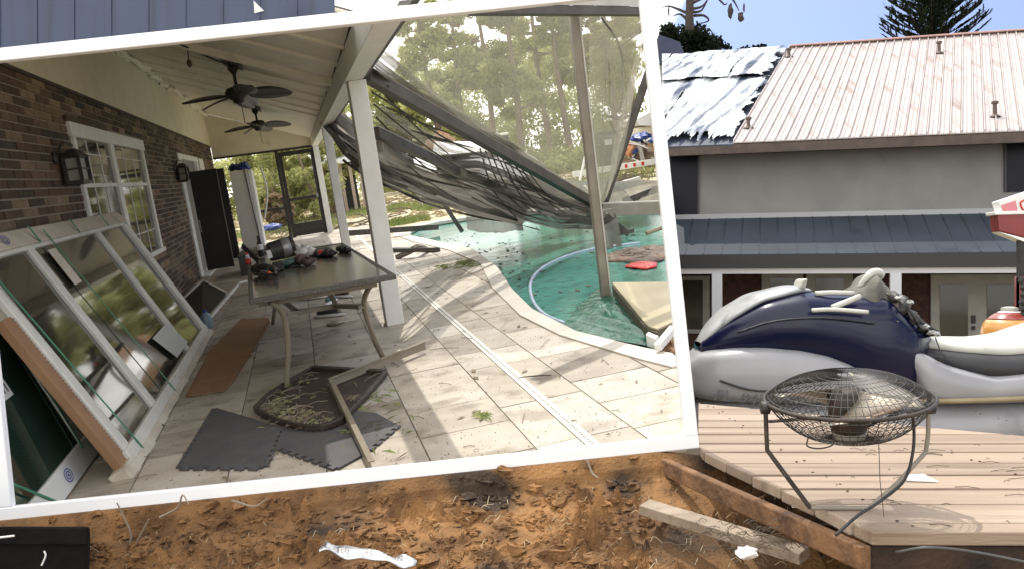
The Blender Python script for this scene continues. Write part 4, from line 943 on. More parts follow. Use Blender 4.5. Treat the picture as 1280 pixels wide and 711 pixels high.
specs = [(552, 44, 8.6, 1.5, leafB, .30, 'loose pale green tree at the left of the far tree line, sky showing through'),
         (588, 47, 9.0, 1.2, leafB, .45, 'slim pale tree second from the left in the far tree line'),
         (622, 50, 11.0, 1.7, leafA, .35, 'olive pine left of the centre of the tree line'),
         (655, 46, 11.5, 1.8, leafA, .30, 'dense olive pine in the middle of the far tree line'),
         (690, 52, 12.5, 1.8, leafB, .50, 'tall pine with a bare reddish trunk behind the middle of the mesh'),
         (714, 48, 12.0, 1.4, leafA, .55, 'tall pine with a straight bare trunk just left of the screen post'),
         (742, 52, 11.5, 1.5, leafA, .40, 'olive pine seen just right of the screen post'),
         (775, 49, 12.0, 1.7, leafB, .30, 'broad pale pine near the right frame rail'),
         (800, 53, 12.0, 1.2, leafA, .35, 'narrow pine at the right end of the far tree line'),
         (515, 50, 5.5, 1.5, leafA, .2, 'low rounded tree behind the gutter at the left of the mesh')]
for x, Y, h, r, lf, c0, lab in specs: tree(gp(x, Y), h, r, lab, lf, 3600, .15, crown0=c0, clumps=34, tr=.2)
for x, Y, h, r, lf, lab in ((330, 33, 3.4, 1.2, leafA, 'leafy olive bush seen through the left pane of the far screen'), (352, 35, 4.2, 1.3, leafB, 'light green bush seen past the left door jamb'),
                            (378, 33, 3.2, 1.1, leafA, 'olive bush in the middle of the screen door view'), (402, 36, 4.4, 1.1, leafB, 'pale green bush at the right of the screen door view'),
                            (425, 42, 5.2, 1.2, leafA, 'bush rising behind the second white post'), (338, 31, 1.1, .4, leafD, 'browned low shrub at the left of the screen door'),
                            (500, 52, 4, 1.6, leafB, 'bushy green shrub behind the fallen beams')):
    tree(gp(x, Y), h, r, lab, lf, 2400, .10, 'bush', .12, 26, 0, .06, 'bushes beyond the patio')
cs, rs = [], []
for k in range(210):
    Y = rng.uniform(56, 66); X = rng.uniform(4, cone(Y)-1.2); cs.append((X, Y, rng.uniform(.2, 8.0))); rs.append(rng.uniform(.8, 1.7))
solo('far_wood', leaves(cs, rs, 42000, .13), leafB, kind='stuff', base=(0, 0, 0))
cs, rs = [], []
for k in range(70):
    Y = rng.uniform(40, 44); X = 5+rng.uniform(0, 1)*(cone(Y)-7.5); cs.append((X, Y, rng.uniform(.0, 1.1))); rs.append(rng.uniform(.5, .9))
solo('undergrowth', leaves(cs, rs, 12000, .07), leafA, kind='stuff', base=(0, 0, 0))
cs, rs = [], []
for k in range(90):
    Y = rng.uniform(44, 52); X = rng.uniform(-9, 3.0); cs.append((X, Y, rng.uniform(.2, 3.2))); rs.append(rng.uniform(.8, 1.4))
solo('far_hedge', leaves(cs, rs, 15000, .11), leafB, kind='stuff', base=(0, 0, 0))
# bits of brush and logs in the yard
b = B()
for k in range(150):
    Y = rng.uniform(22.5, 40); X = rng.uniform(-1, cone(Y)-.8)
    if X < 2.2 and Y < 25.7 or X > 2 and Y < 23.6: continue
    a = rng.uniform(0, PI); l_ = rng.uniform(.2, 1.1); p = np.array([X, Y, .02]); d = np.array([math.cos(a), math.sin(a), .08])*l_
    b.tube([p-d, p+[.05, .05, .06], p+d], [.025, .02, .006], 4, False)
solo('fallen_branches', b, darktwig, kind='stuff', base=(0, 0, 0))
# ---- sheds, camper, truck, trailer and rubble
def gw(x, y, Y): return at(x, y, Y)
sh = thing('open_shed', 'open sided shed with a white roof and dark interior behind the white posts', 'shed', gw(440, 240, 36))
c0, c1 = gw(418, 245, 36), gw(447, 241, 36)
z0 = -.03
part('back_wall', B().box(c0[0]-.2, c1[0]+.1, 37.2, 37.3, z0, 2.4), blackp, sh)
part('roof', B().hexa([(c0[0]-.7, 35.2, 1.75), (c1[0]+.35, 35.2, 1.95), (c1[0]+.35, 37.6, 2.55), (c0[0]-.7, 37.6, 2.35), (c0[0]-.7, 35.2, 1.92), (c1[0]+.35, 35.2, 2.12), (c1[0]+.35, 37.6, 2.70), (c0[0]-.7, 37.6, 2.50)]), whitep, sh)
for x in np.linspace(c0[0], c1[0]+.2, 4): part('post', B().box(x-.06, x+.06, 35.5, 35.62, z0, 1.85), M('pink_wood', (.45, .36, .28), rough=.7), sh)
part('fascia', B().box(c0[0]-.2, c1[0]+.3, 37.4, 37.45, 2.72, 3.2), M('brown_fascia', (.26, .18, .13), rough=.7), sh)
wr = thing('flattened_white_roof', 'white collapsed metal roof lying in the yard behind the fallen beams', 'wreckage', gw(590, 200, 32))
for q, h in (((548, 206), .0), ((575, 198), .3), ((605, 203), .2), ((635, 210), 0.)):
    p = gw(q[0], q[1], 30); z0_ = p[2]
    part('sheet', B().prism([p+[-1.0, 0, -.3], p+[.7, -.4, -.42-h*.2], p+[1.0, .8, .10+h], p+[-.6, 1.2, .35+h]], (0, 0, .04)), whitep, wr)
part('rubble', B().box(*sorted((gw(548, 206, 31)[0]-.8, gw(640, 206, 31)[0]+.3)), 30.6, 31.6, -.05, .55), M('grey_wreck', (.2, .19, .17), (.5, .48, .44), 3, .8), wr)
p = gw(552, 180, 40); solo('brick_chimney_heap', B().blob((p[0], 40, 1.2), (1.0, .7, 1.4), 14, 9, .12), M('heap_brick', (.32, .19, .11), (.42, .27, .17), 5, .9, .5, 10), 'heap of orange brick rubble seen through the gap under the big beam', 'rubble heap')
cp = thing('white_camper', 'small white camper with one dark window beyond the fallen beam', 'camper', gw(630, 190, 38))
a = gw(608, 196, 38); c_ = gw(638, 196, 38)
part('body', B().box(a[0], c_[0], 38, 39.4, .12, 2.1), whitep, cp, bevel=.04)
zz = gw(631, 175, 38)
part('window', B().box(zz[0]-.17, zz[0]+.17, 37.97, 38.0, zz[2]-.16, zz[2]+.17), glassd, cp)
part('roof', B().box(a[0]-.05, c_[0]+.05, 37.9, 39.5, 2.1, 2.2), whitep, cp, bevel=.03)
for xw in (a[0]+.25, c_[0]-.25): part('wheel', B().lathe([(.1, 0), (.24, .01), (.26, .05), (.26, .15), (.1, .2)], 14, (xw, 37.98, .22), (0, 1, 0)), blackr, cp)
tk = thing('dark_parked_truck', 'dark brown vehicle with a white square panel parked beyond the mesh near the right', 'truck', gw(765, 196, 36))
a = gw(750, 190, 36); c_ = gw(778, 190, 36); dk = M('dark_paint', (.03, .028, .026), (.045, .04, .036), 4, .3, coat=.5)
part('body', B().box(a[0], c_[0], 36, 37.5, .25, 1.15), dk, tk, bevel=.05)
part('cab', B().hexa([(a[0]+.05, 36.1, 1.15), (c_[0]-.1, 36.1, 1.15), (c_[0]-.1, 37.4, 1.15), (a[0]+.05, 37.4, 1.15), (a[0]+.15, 36.25, 1.6), (c_[0]-.25, 36.25, 1.6), (c_[0]-.25, 37.3, 1.6), (a[0]+.15, 37.3, 1.6)]), dk, tk, bevel=.04)
zz = gw(760, 178, 36); part('panel', B().box(zz[0]-.16, zz[0]+.16, 35.96, 35.99, zz[2]-.11, zz[2]+.11), lpaper, tk)
for xw in (a[0]+.22, c_[0]-.22): part('wheel', B().lathe([(.1, 0), (.24, .01), (.26, .05), (.26, .15), (.1, .2)], 14, (xw, 35.95, .24), (0, 1, 0)), blackr, tk)
tl = thing('striped_trailer_beam', 'long white beam with red stripes lying in front of the rubble near the right frame rail', 'trailer', gw(780, 212, 33))
a, c_ = gw(715, 208, 33), gw(822, 205, 33); a[2] = c_[2] = .2
part('bar', B().bar(a, c_, .15, .22), whitep, tl)
for k in (.48, .60, .70, .80):
    q = a+(c_-a)*k; part('stripe', B().bar(q-[0, .085, 0], q+np.append((c_-a)[:2]*.03, 0)-[0, .085, 0], .01, .13), redm, tl)
for k in (.1, .5, .9): part('foot', B().bar(a+(c_-a)*k-[0, 0, .25], a+(c_-a)*k-[0, 0, .1], .1, .1, (0, 1, 0)), alumd, tl)
solo('leaning_white_pole', B().tube([gw(725, 226, 28), gw(732, 194, 28)], .045, 6), whitep, 'white pole leaning in the yard left of the screen post', 'pole')
ws_ = thing('white_tarp_shed', 'white roofed shed half hidden by the right frame rail above the rubble', 'shed', gw(815, 165, 40))
p = gw(800, 160, 40); 
part('roof', B().prism([gw(794, 150, 40), gw(818, 138, 40), gw(820, 139, 40), gw(822, 158, 40), gw(800, 157, 40)], (0, 2, 0)), whitep, ws_)
part('wall', B().box(gw(799, 170, 40.2)[0], gw(820, 170, 40.2)[0], 40.2, 41.8, -.03, gw(810, 158, 40)[2]), cream, ws_)
rb = thing('rubble_pile', 'pile of broken boards and blue tarp in the yard by the right frame rail', 'rubble', gw(808, 200, 35))
for k in range(46):
    X = gw(rng.uniform(786, 812), 190, 35)[0]; p = np.array([X, 35+rng.uniform(-1, 1), rng.uniform(.05, 1.05)]); a = rng.uniform(0, PI); d = np.array([math.cos(a), rng.uniform(-.4, .4), rng.uniform(-.6, .6)])*rng.uniform(.15, .5)
    part('board', B().bar(p-d, p+d, .1, .04), random.choice([woodp, whitep, cardm, alumw, woodp]), rb)
b = B()
for x, y, r_ in ((800, 172, .45), (790, 190, .3), (812, 176, .4)): b.blob(gw(x, y, 34.7), (r_, .4, r_*.35), 10, 7, .3)
part('tarp_scrap', b, bluem, rb)
part('heap', B().blob((gw(800, 190, 35.6)[0], 35.8, .3), (.8, .9, .75), 16, 10, .15), M('heap', (.2, .15, .1), (.36, .29, .2), 4, .9, .6, 9), rb)
part('post', B().bar(gw(798, 178, 34.4), gw(804, 203, 34.4), .14, .14), alumw, rb)
solo('orange_cloth_scrap', B().blob(gw(787, 187, 34.5), (.22, .2, .25), 10, 7, .3), M('orange_cloth', (.52, .24, .12), rough=.8), 'orange scrap of cloth on the left of the rubble pile', 'cloth')
solo('green_bin', B().lathe([(.13, 0), (.16, .3), (.001, .31)], 12, tuple(gw(755, 204, 33.6)*[1, 1, 0])), M('green_plastic', (.08, .26, .12), rough=.5), 'little green bin on the ground right of the screen post', 'bin')
solo('blue_chair_seat', B().blob(gw(340, 284, 29), (.30, .3, .10), 12, 7, .2), bluem, 'blue cushion heap on the ground outside the left screen pane', 'cushion')

# ================================================================ THE YARD ROUND THE FRAME
FR = MW
from mathutils import noise as mn
def fbm(x, y, z=0., o=5): return mn.fractal(Vector((x, y, z)), .9, 2.1, o)
# ---- ground, dirt mound
groundm = M('yard_soil', (.16, .125, .08), (.26, .21, .14), .8, .95, .5, 8, c3=(.12, .13, .05), s3=.3, t3=.55)
b = B(); xs = np.r_[np.linspace(-600, -20, 8), np.linspace(-14, 24, 39), np.linspace(40, 900, 8)]; ys = np.r_[np.linspace(-20, 0, 4), np.linspace(.8, 30, 40), np.linspace(45, 1800, 10)]
def gz(X, Y):
    k = max(0, min(1, (X-.75)/.5))*max(0, min(1, (X+9)/1))*max(0, min(1, (10-Y)/3))*max(0, min(1, (Y-.5)/.5)); return -1.72+.56*k
vs = [(X, Y, gz(X, Y)) for Y in ys for X in xs]; n = len(xs)
b.add(vs, [(j*n+i, j*n+i+1, (j+1)*n+i+1, (j+1)*n+i) for j in range(len(ys)-1) for i in range(n-1)])
struct('yard_ground', b, groundm)
dirtm = M('orange_dirt', (.115, .056, .021), (.32, .165, .060), 6, .95, .9, 90, c3=(.045, .027, .015), s3=3.0, t3=.53, dist=.012)
def zf(X): return -.915+(X+1.95)*.1046
def tb(x, y_, z, o=4): return mn.turbulence(Vector((x, y_, z)), o, False)
def dz(X, Y):
    z = zf(X)-.30*max(0, 3.38-Y)+.004
    q = X*.22+Y*1.0+.16*fbm(X*1.1, Y*1.6, 9.); fur = abs(((q*4.6) % 1.)-.5)*2
    r = (fur**1.5-.45)*.11*(.4+.9*tb(X*1.1, Y*1.4, 3.))+(tb(X*2.0, Y*5.0, 1.)-.5)*.10+(tb(X*3+Y*5, Y*22, 4.)-.5)*.15+abs(fbm(X*13, Y*26, 7., 4))*.045+(tb(X*28, Y*46, 2., 3)-.5)*.085-.01
    fade = min(1, max(.0, (3.43-Y)/.05)); return z+.075*math.tanh(r/.075)*fade+(.012 if Y > 3.40 else 0)
b = B(); nx, ny = 760, 300
def df_(u, v): X = -3.0+5.6*u; Y = 1.7+1.79*v; return (X, Y, min(dz(X, Y), -.70 if X > .95 else 9) - (.10 if X > 1.0 else 0)-max(0, min(1, (X-.55)/.3))*.06)
b.grid(df_, nx, ny); struct('dirt_mound', b, dirtm, smooth=False)
b = B()
for k in range(2000):
    X = rng.uniform(-2.1, .48); Y = rng.uniform(2.4, 3.425); s_ = rng.uniform(.005, .018)*(2.2 if k % 15 == 0 else 1)
    b.blob((X, Y, dz(X, Y)+s_*.3), (s_*1.5, s_*.8, s_*.6), 6, 4, .4, rng.uniform(0, 3))
solo('dirt_clods', b, dirtm, kind='stuff', base=(0, 0, 0))
b = B(); bd = B()
for k in range(900):
    X = rng.uniform(-2.1, 1.0); Y = rng.uniform(2.4, 3.36); a = rng.normal(0, 1.1); l_ = rng.uniform(.006, .045)*(1 if k % 7 else 1.6); p = np.array([X, Y, dz(X, Y)+.004]); d = np.array([math.cos(a), math.sin(a), rng.uniform(-.1, .5)])*l_
    (bd if k % 2 == 0 else b).tube([p, p+d*.5+[0, 0, .012], p+d], [.0012, .0012, .0006], 3, False)
solo('pale_roots', b, strawm, kind='stuff', base=(0, 0, 0)); solo('dark_roots', bd, darktwig, kind='stuff', base=(0, 0, 0))
for (pts, lab) in ((((150, 705), (164, 672), (152, 640), (146, 628)), 'pale forked twig standing in the dirt at the lower left beside the black box'),
                   (((164, 690), (178, 664), (186, 648)), 'pale twig leaning right out of the dirt near the forked twig'),
                   (((200, 646), (222, 634), (228, 618), (236, 630)), 'white root tangle just under the left part of the bottom frame rail'),
                   (((290, 625), (318, 632), (334, 622)), 'curved pale root under the frame rail below the foam mats'),
                   (((734, 574), (740, 590), (748, 597)), 'thin white root hanging under the frame rail right of the middle')):
    Y0 = 3.30; solo('twig', B().tube(smoothline([wp(x, y, Y0-.02*i) for i, (x, y) in enumerate(pts)], 10), [.005-.0003*i for i in range(10)], 5), twigm, lab, 'twig')
# black box lower left
bx = thing('black_box', 'black plastic crate half buried at the lower left corner below the frame', 'crate', (-1.7, 3.1, -1.2))
bks = M('soot_black', (.006, .006, .006), (.012, .011, .010), 8, .9, .3, 40, spec=.1)
part('body', B().hexa([(-2.3, 2.9, -1.35), (-1.362, 2.9, -1.35), (-1.54, 3.3, -1.35), (-2.3, 3.3, -1.35), (-2.3, 2.9, -.775), (-1.362, 2.9, -.775), (-1.54, 3.3, -.882), (-2.3, 3.3, -.882)]), bks, bx, bevel=.012)
part('lid', B().box(-2.3, -1.355, 2.885, 2.90, -.83, -.775), bks, bx, bevel=.004)
solo('pale_scrap', B().tube([wp(0, 671, 2.86), wp(18, 669, 2.86)], .0035, 5), whitep, 'short pale scrap on the front of the black crate', 'scrap')
solo('white_curl', B().tube(smoothline([wp(52, 706, 2.87), wp(57, 694, 2.87), wp(55, 688, 2.87)], 8), .003, 5), whitep, 'little white curl hanging on the black crate', 'scrap')
# timber and shiny scrap on the mound
a, c_ = wp(806, 633, 3.05), wp(1006, 694, 2.62)
oldw = M('weathered_timber', (.22, .17, .125), (.34, .275, .21), 5, .8, .25, 30, c3=(.12, .085, .06), s3=4, t3=.6); stripes(oldw, (2, 9, 9), 4., (.10, .07, .05), .6)
solo('timber_plank', B().bar(a, c_, .06, .035, (0, -.3, 1)), oldw, 'weathered timber plank lying slanted on the dirt in front of the deck corner', 'plank', bevel=.003)
metm = M('shiny_scrap', (.45, .46, .48), (.60, .61, .63), 6, .28, .5, 14, metal=.8)
b = B(); o = wp(462, 694, 2.9)
b.grid(lambda u, v: o+np.array([(u-.5)*.30, (v-.5)*.12*(1-.55*u), (.006*math.sin(u*19+v*4)+.008*math.sin(v*9+u*13)+.03-.055*u)]), 24, 8)
o_ = solo('metal_scrap', b, metm, 'shiny crumpled sheet metal scrap lying on the orange dirt at the bottom', 'scrap', smooth=True)
m = o_.modifiers.new('solid', 'SOLIDIFY'); m.thickness = .003
b = B(); b.blob(wp(935, 690, 2.5), (.030, .025, .015), 10, 7, .3); solo('white_plastic_scrap', b, whitep, 'white plastic scrap among straw near the lower end of the plank', 'scrap')
b = B()
for k in range(150):
    q = wp(rng.normal(925, 50), rng.normal(676, 13), 2.60); a = rng.uniform(0, PI); l_ = rng.uniform(.008, .03); d = np.array([math.cos(a), .5*math.sin(a), rng.uniform(-.2, .4)])*l_
    b.tube([q-d, q+[0, 0, .008], q+d], .0012, 3, False)
solo('straw_heap', b, darktwig, kind='stuff', base=(0, 0, 0))

# ---- deck
DZ = -.62
dk = thing('wooden_deck', 'sunlit grey brown wooden deck of straight planks at the lower right', 'deck', (1.5, 3, DZ))
deckm = [M('deck_plank_%d' % i, a, c, 3, .75, .25, 30, rand=.08, st=(.35, 3, 3), c3=d, s3=2.2, t3=.6) for i, (a, c, d) in enumerate([((.285, .21, .15), (.365, .28, .21), (.20, .145, .10)), ((.325, .245, .18), (.40, .315, .245), (.23, .17, .12)), ((.24, .175, .125), (.32, .245, .18), (.165, .115, .08))])]
for m in deckm: stripes(m, (.7, 40, 40), 6., (.17, .115, .08), .4)
y = 2.262
while y < 5.0:
    w = .1 if y < 2.3 else .197+random.uniform(-.004, .004); y0, y1 = y, y+w-.015; y += w
    lx = lambda Y: .90-(Y-2.27)*.178 if Y < 3.40 else .2085*Y-.010
    pc = [(lx(y0), y0), (4.2, y0), (4.2, y1), (lx(y1), y1)]
    pc = clip(pc, .935, 1, .935*.97+4.75)
    if len(pc) < 3: continue
    part('plank', B().prism([(p[0], p[1]+random.uniform(-.002, .002), DZ-.035+random.uniform(-.003, .003)) for p in pc], (0, 0, .035)), random.choice(deckm), dk, bevel=.004)
shadebrown = M('shade_dark_brown', (.018, .011, .007), (.05, .028, .016), 8, .9, .6, 40)  # near-black brown: shade under the deck front put into the colour
rotm = M('rotten_timber', (.11, .055, .025), (.22, .115, .052), 8, .9, .6, 40, c3=(.06, .03, .018), s3=6, t3=.55)
part('rim_beam', B().bar((.53, 3.62, DZ-.07), (.88, 2.25, DZ-.062), .035, .062), rotm, dk, bevel=.006)
nl = B()
for yy_ in np.arange(2.36, 4.6, .2):
    for xx_ in (1.0, 1.02, 1.62, 1.64, 2.24, 2.26): nl.lathe([(.0045, 0), (.0045, .002), (.001, .003)], 6, (xx_+random.uniform(-.01, .01), yy_+random.uniform(-.05, .05), DZ+.001))
part('nail_heads', nl, shadebrown, dk, kind='stuff')
part('front_rim', B().box(.90, 4.2, 2.272, 2.30, DZ-.15, DZ-.037), shadebrown, dk)
part('joist', B().box(.95, 4.2, 2.6, 2.64, DZ-.16, DZ-.037), rotm, dk)
nb_ = B()
for k in range(70):
    X = rng.uniform(.95, 2.6); Y = rng.uniform(2.3, 3.5); a = rng.uniform(0, PI); l_ = rng.uniform(.006, .05); p = np.array([X, Y, DZ+.003]); d = np.array([math.cos(a), .4*math.sin(a), 0])*l_; nb_.tube([p-d, p+[0, .004, .003], p+d], .0012, 3, False)
solo('deck_litter', nb_, darktwig, kind='stuff', base=(0, 0, 0))
solo('white_paper_scrap', B().prism([(1.24, 2.84, DZ+.004), (1.33, 2.82, DZ+.004), (1.32, 2.90, DZ+.01), (1.25, 2.90, DZ+.006)], (0, 0, .004)), whitep, 'small white paper scrap on the deck below the right side of the drum fan', 'scrap')
solo('grey_pipe', B().tube(smoothline([wp(1120, 690, 2.15), wp(1160, 684, 2.1), wp(1220, 690, 2.1), wp(1300, 706, 2.1)], 14), .004, 6), greyp, 'thin grey plastic pipe lying in the dark soil below the deck edge', 'pipe', smooth=True)
b = B()
for k in range(26): b.blob((rng.uniform(.95, 2.4), rng.uniform(2.0, 2.24), -.80+rng.uniform(-.02, .04)), rng.uniform(.02, .06), 8, 6, .3)
solo('soil_lumps', b, shadebrown, kind='stuff', base=(0, 0, 0))

# ---- drum fan on the deck
FY = 2.53
fan_ = thing('drum_floor_fan', 'rusty black drum fan tilted face up on its bent stand on the deck', 'fan', (1.0, FY, DZ))
rustm = M('rusty_steel', (.014, .012, .011), (.045, .028, .018), 18, .6, .3, 60); wirem = M('wire', (.028, .027, .027), (.06, .055, .05), 20, .45, metal=.4)
fc = wp(1060, 497, FY); RF = .226
Rm = Matrix.Rotation(math.radians(7), 3, 'X') @ Matrix.Rotation(math.radians(-4.5), 3, 'Y')
def fp(r, a, h): return fc+np.array(Rm @ Vector((r*math.cos(a), r*math.sin(a), h)))
def dome(hh, nr, nc, name, r0=.02, t=.0012):
    g = B(); prof = lambda u: (RF*u, hh*(1-u**3.2))
    for k in range(nr):
        a = 2*PI*k/nr; g.tube([fp(*(lambda q: (q[0], a, q[1]))(prof(u))) for u in np.linspace(.12, 1, 9)], t, 3, False)
    for u in np.linspace(.16, .96, nc):
        r, h = prof(u); g.tube([fp(r, 2*PI*i/40, h) for i in range(41)], t*.9, 3, False)
    part(name, g, wirem, fan_)
dome(.068, 72, 9, 'top_grille'); dome(-.115, 56, 11, 'bottom_grille')
part('rim', B().tube([fp(RF, 2*PI*i/48, 0) for i in range(49)], .006, 6, False), rustm, fan_, smooth=True)
blm = M('fan_blade', (.22, .19, .15), (.33, .30, .25), 8, .4, .1, 20, metal=.6, c3=(.12, .07, .04), s3=7, t3=.58)
for k in range(3):
    a0 = .5+2*PI*k/3
    o_ = part('blade', B().grid(lambda u, v: fp(.045+.155*u, a0+(v-.5)*1.5*(.6+.4*u), .03*(v-.5)*2+.0), 8, 10), blm, fan_, smooth=True)
    mm = o_.modifiers.new('solid', 'SOLIDIFY'); mm.thickness = .002
part('motor', B().lathe([(.02, .03), (.05, .02), (.055, -.01), (.055, -.075), (.045, -.095), (.02, -.10)], 20, fc, np.array(Rm @ Vector((0, 0, 1)))), rustm, fan_, smooth=True)
part('badge', B().lathe([(.045, -.096), (.045, -.118), (.03, -.121), (.001, -.121)], 20, fc, np.array(Rm @ Vector((0, 0, 1)))), alum, fan_, smooth=True)
part('motor_bracket', B().bar(fp(-RF, 0, -.05), fp(RF, 0, -.05), .03, .004), rustm, fan_)
for s_, px_ in ((-1, 956), (1, 1162)):
    k = wp(px_, 509, FY); part('knob', B().lathe([(.010, -.012), (.018, -.010), (.018, .012), (.008, .016)], 12, k, (1, 0, 0)), blackr, fan_, smooth=True)
    part('pivot', B().tube([k, fp(s_*RF, 0, 0)], .006, 6), rustm, fan_)
l1 = [wp(957, 512, FY), wp(958, 540, FY), wp(959, 562, FY), wp(985, 597, FY-.03), wp(1013, 633, FY-.05)]
r1 = [wp(1161, 512, FY), wp(1160, 545, FY), wp(1157, 565, FY), wp(1122, 603, FY-.03), wp(1086, 633, FY-.05)]
l1[-1][2] = r1[-1][2] = DZ+.008
part('stand_leg', B().tube(l1, .0065, 8), rustm, fan_, smooth=False); part('stand_leg', B().tube(r1, .0065, 8), alum, fan_, label='grey stand leg')
part('stand_base', B().tube([l1[-1], r1[-1]], .0065, 8), alum, fan_)
part('hook', B().tube(smoothline([wp(1010, 547, FY-.1), wp(1009, 557, FY-.1), wp(1024, 560, FY-.1), wp(1040, 556, FY-.1), wp(1042, 548, FY-.1)], 14), .0022, 5), rustm, fan_)
solo('fan_power_cord', B().tube(smoothline([wp(1086, 532, FY-.12), wp(1110, 521, FY-.15), wp(1136, 514, FY-.12), wp(1142, 530, FY-.08), wp(1141, 565, FY-.08), wp(1130, 600, FY-.1), wp(1100, 626, FY-.15), wp(1072, 644, 2.28), wp(1045, 668, 2.2)], 40), .0042, 6), blackr, 'black power cord drooping from the drum fan over the deck edge', 'cord', smooth=True)
solo('hanging_string', B().tube([wp(1098, 540, FY-.05), wp(1100, 600, FY-.05), wp(1105, 646, 2.40)], .0012, 4), darktwig, 'thin dark string hanging from the drum fan down to the deck', 'string')

# ---- watercraft behind the deck
JY = 6.0
def jp(x, y, d=0.): return np.array([(x-CX)/F*JY, JY-d, -(y-CY)/F*JY])
def loft(xs, yt, yb, w, e=2.3, n=24, ny=36, d0=0.):
    X = np.linspace(xs[0], xs[-1], ny); T = np.interp(X, xs, yt); Bt = np.interp(X, xs, yb); Wd = np.interp(X, xs, w)
    ker = np.array([1, 2, 3, 2, 1])/9.
    sm = lambda a: np.convolve(np.pad(a, 2, mode='edge'), ker, 'valid'); T, Bt, Wd = sm(T), sm(Bt), sm(Wd)
    vs = []
    for x, t, bo_, wd in zip(X, T, Bt, Wd):
        for k in range(n):
            a = 2*PI*k/n; sn, cs_ = math.sin(a), math.cos(a)
            yy_ = (t+bo_)/2-(bo_-t)/2*np.sign(sn)*abs(sn)**(2/e); dd = wd*np.sign(cs_)*abs(cs_)**(2/e); vs.append(jp(x, yy_, dd+d0))
    fs = [(i*n+k, i*n+(k+1) % n, (i+1)*n+(k+1) % n, (i+1)*n+k) for i in range(ny-1) for k in range(n)]+[tuple(range(n))[::-1], tuple(range((ny-1)*n, ny*n))]
    return B().add(vs, fs)
js = thing('personal_watercraft', 'blue and white personal watercraft parked behind the deck with a draped handlebar', 'jet ski', jp(1090, 560))
hullw = M('shaded_white_gelcoat', (.27, .27, .285), (.31, .31, .325), 2.5, .32, .08, 14, coat=.2, c3=(.17, .165, .165), s3=2, t3=.65)  # white hull greyed: its shade is put into the gelcoat colour
blueg = M('blue_gelcoat', (.002, .003, .022), (.003, .004, .032), 2, .28, .05, 10, coat=.2, spec=.3)
greyg = M('grey_seat', (.018, .019, .021), (.03, .031, .033), 5, .55, .1, 40); seatw = M('pale_vinyl', (.42, .42, .38), (.54, .54, .49), 4, .5, .1, 30, c3=(.33, .32, .28), s3=6, t3=.62)
part('hull', loft([846, 862, 900, 1000, 1150, 1290, 1345], [520, 492, 484, 484, 486, 482, 480], [524, 548, 560, 566, 566, 562, 558], [.02, .20, .36, .44, .46, .46, .40]), hullw, js, smooth=True)
part('bow_fairing', loft([856, 866, 880, 905, 940, 980, 1010, 1035, 1056, 1072, 1082], [452, 440, 434, 429, 427, 430, 436, 446, 459, 474, 486], [490, 494, 496, 497, 497, 497, 497, 497, 497, 496, 494], [.10, .24, .33, .40, .445, .47, .475, .47, .46, .45, .43], 5.0, ny=60), hullw, js, smooth=True)
part('rear_fairing', loft([1104, 1110, 1122, 1150, 1200, 1290, 1345], [432, 431, 433, 448, 461, 450, 446], [440, 462, 492, 497, 496, 494, 490], [.38, .45, .47, .47, .465, .46, .42], 5.0, ny=60), hullw, js, smooth=True)
part('hood', loft([872, 880, 905, 940, 985, 1040, 1068, 1085, 1108, 1124, 1142], [430, 415, 393, 373, 363, 366, 366, 364, 386, 402, 414], [438, 440, 440, 440, 446, 464, 492, 494, 492, 470, 438], [.10, .20, .30, .38, .42, .44, .445, .44, .43, .38, .24], 3.6, ny=60), blueg, js, smooth=True)
part('crease', B().tube(smoothline([jp(884, 468, .36), jp(915, 477, .43), jp(950, 479, .47), jp(985, 484, .485)], 14), .007, 5), greyg, js, smooth=True)
part('hood_seam', B().tube(smoothline([jp(905, 412, .335), jp(945, 398, .405), jp(1000, 394, .44), jp(1060, 400, .455)], 16), .005, 5), blackr, js, smooth=True)
part('hood_sheen', loft([872, 882, 905, 940, 986, 1004], [428, 409, 386, 366, 355, 360], [434, 424, 402, 380, 369, 366], [.08, .18, .26, .30, .27, .16], 2.2), M('grey_sheen', (.20, .21, .215), (.36, .37, .375), 6, .35, coat=.2, c3=(.07, .075, .08), s3=4), js, smooth=True)  # pale shell added along the hood top, sun sheen put in its colour
part('mirror', B().hexa([jp(984, 360, .25), jp(992, 362, .25), jp(992, 362, .1), jp(984, 360, .1), jp(988, 350, .28), jp(993, 348, .28), jp(993, 348, .1), jp(988, 350, .1)]), seatw, js, bevel=.01)
part('trim_bar', B().tube(smoothline([jp(1000, 366, .3), jp(1020, 365, .32), jp(1046, 366, .3)], 10), .016, 8), seatw, js, smooth=True)
part('trim_bar', B().tube(smoothline([jp(1012, 382, .42), jp(1030, 375, .42), jp(1046, 369, .40)], 10), .018, 8), seatw, js, smooth=True)
part('trim_bar', B().tube(smoothline([jp(986, 385, .46), jp(1010, 384, .475), jp(1050, 387, .475)], 12), .013, 8), seatw, js, smooth=True)
def drape(u, v):
    x = 1034+u*62; yt = np.interp(x, [1034, 1046, 1062, 1070, 1078, 1090, 1096], [372, 366, 354, 345, 341, 352, 366]); yb = np.interp(x, [1034, 1060, 1096], [380, 388, 392])
    a = (v-.5)*PI; return jp(x, yb-(yb-yt)*math.cos(a)**.5 if abs(v-.5) < .499 else yb, .22*math.sin(a)+.12+.025*math.sin(u*14+v*7))
part('handlebar_cover', B().grid(drape, 30, 18), M('grey_cloth', (.06, .058, .05), (.15, .145, .12), 5, .8, .6, 18), js, smooth=True)
part('cover_knot', B().tube(smoothline([jp(1058, 360, .2), jp(1068, 347, .22), jp(1078, 341, .2), jp(1088, 343, .18), jp(1086, 350, .16)], 14), [.012+.016*math.sin(PI*i/13) for i in range(14)], 8), seatw, js, smooth=True)
b = B()
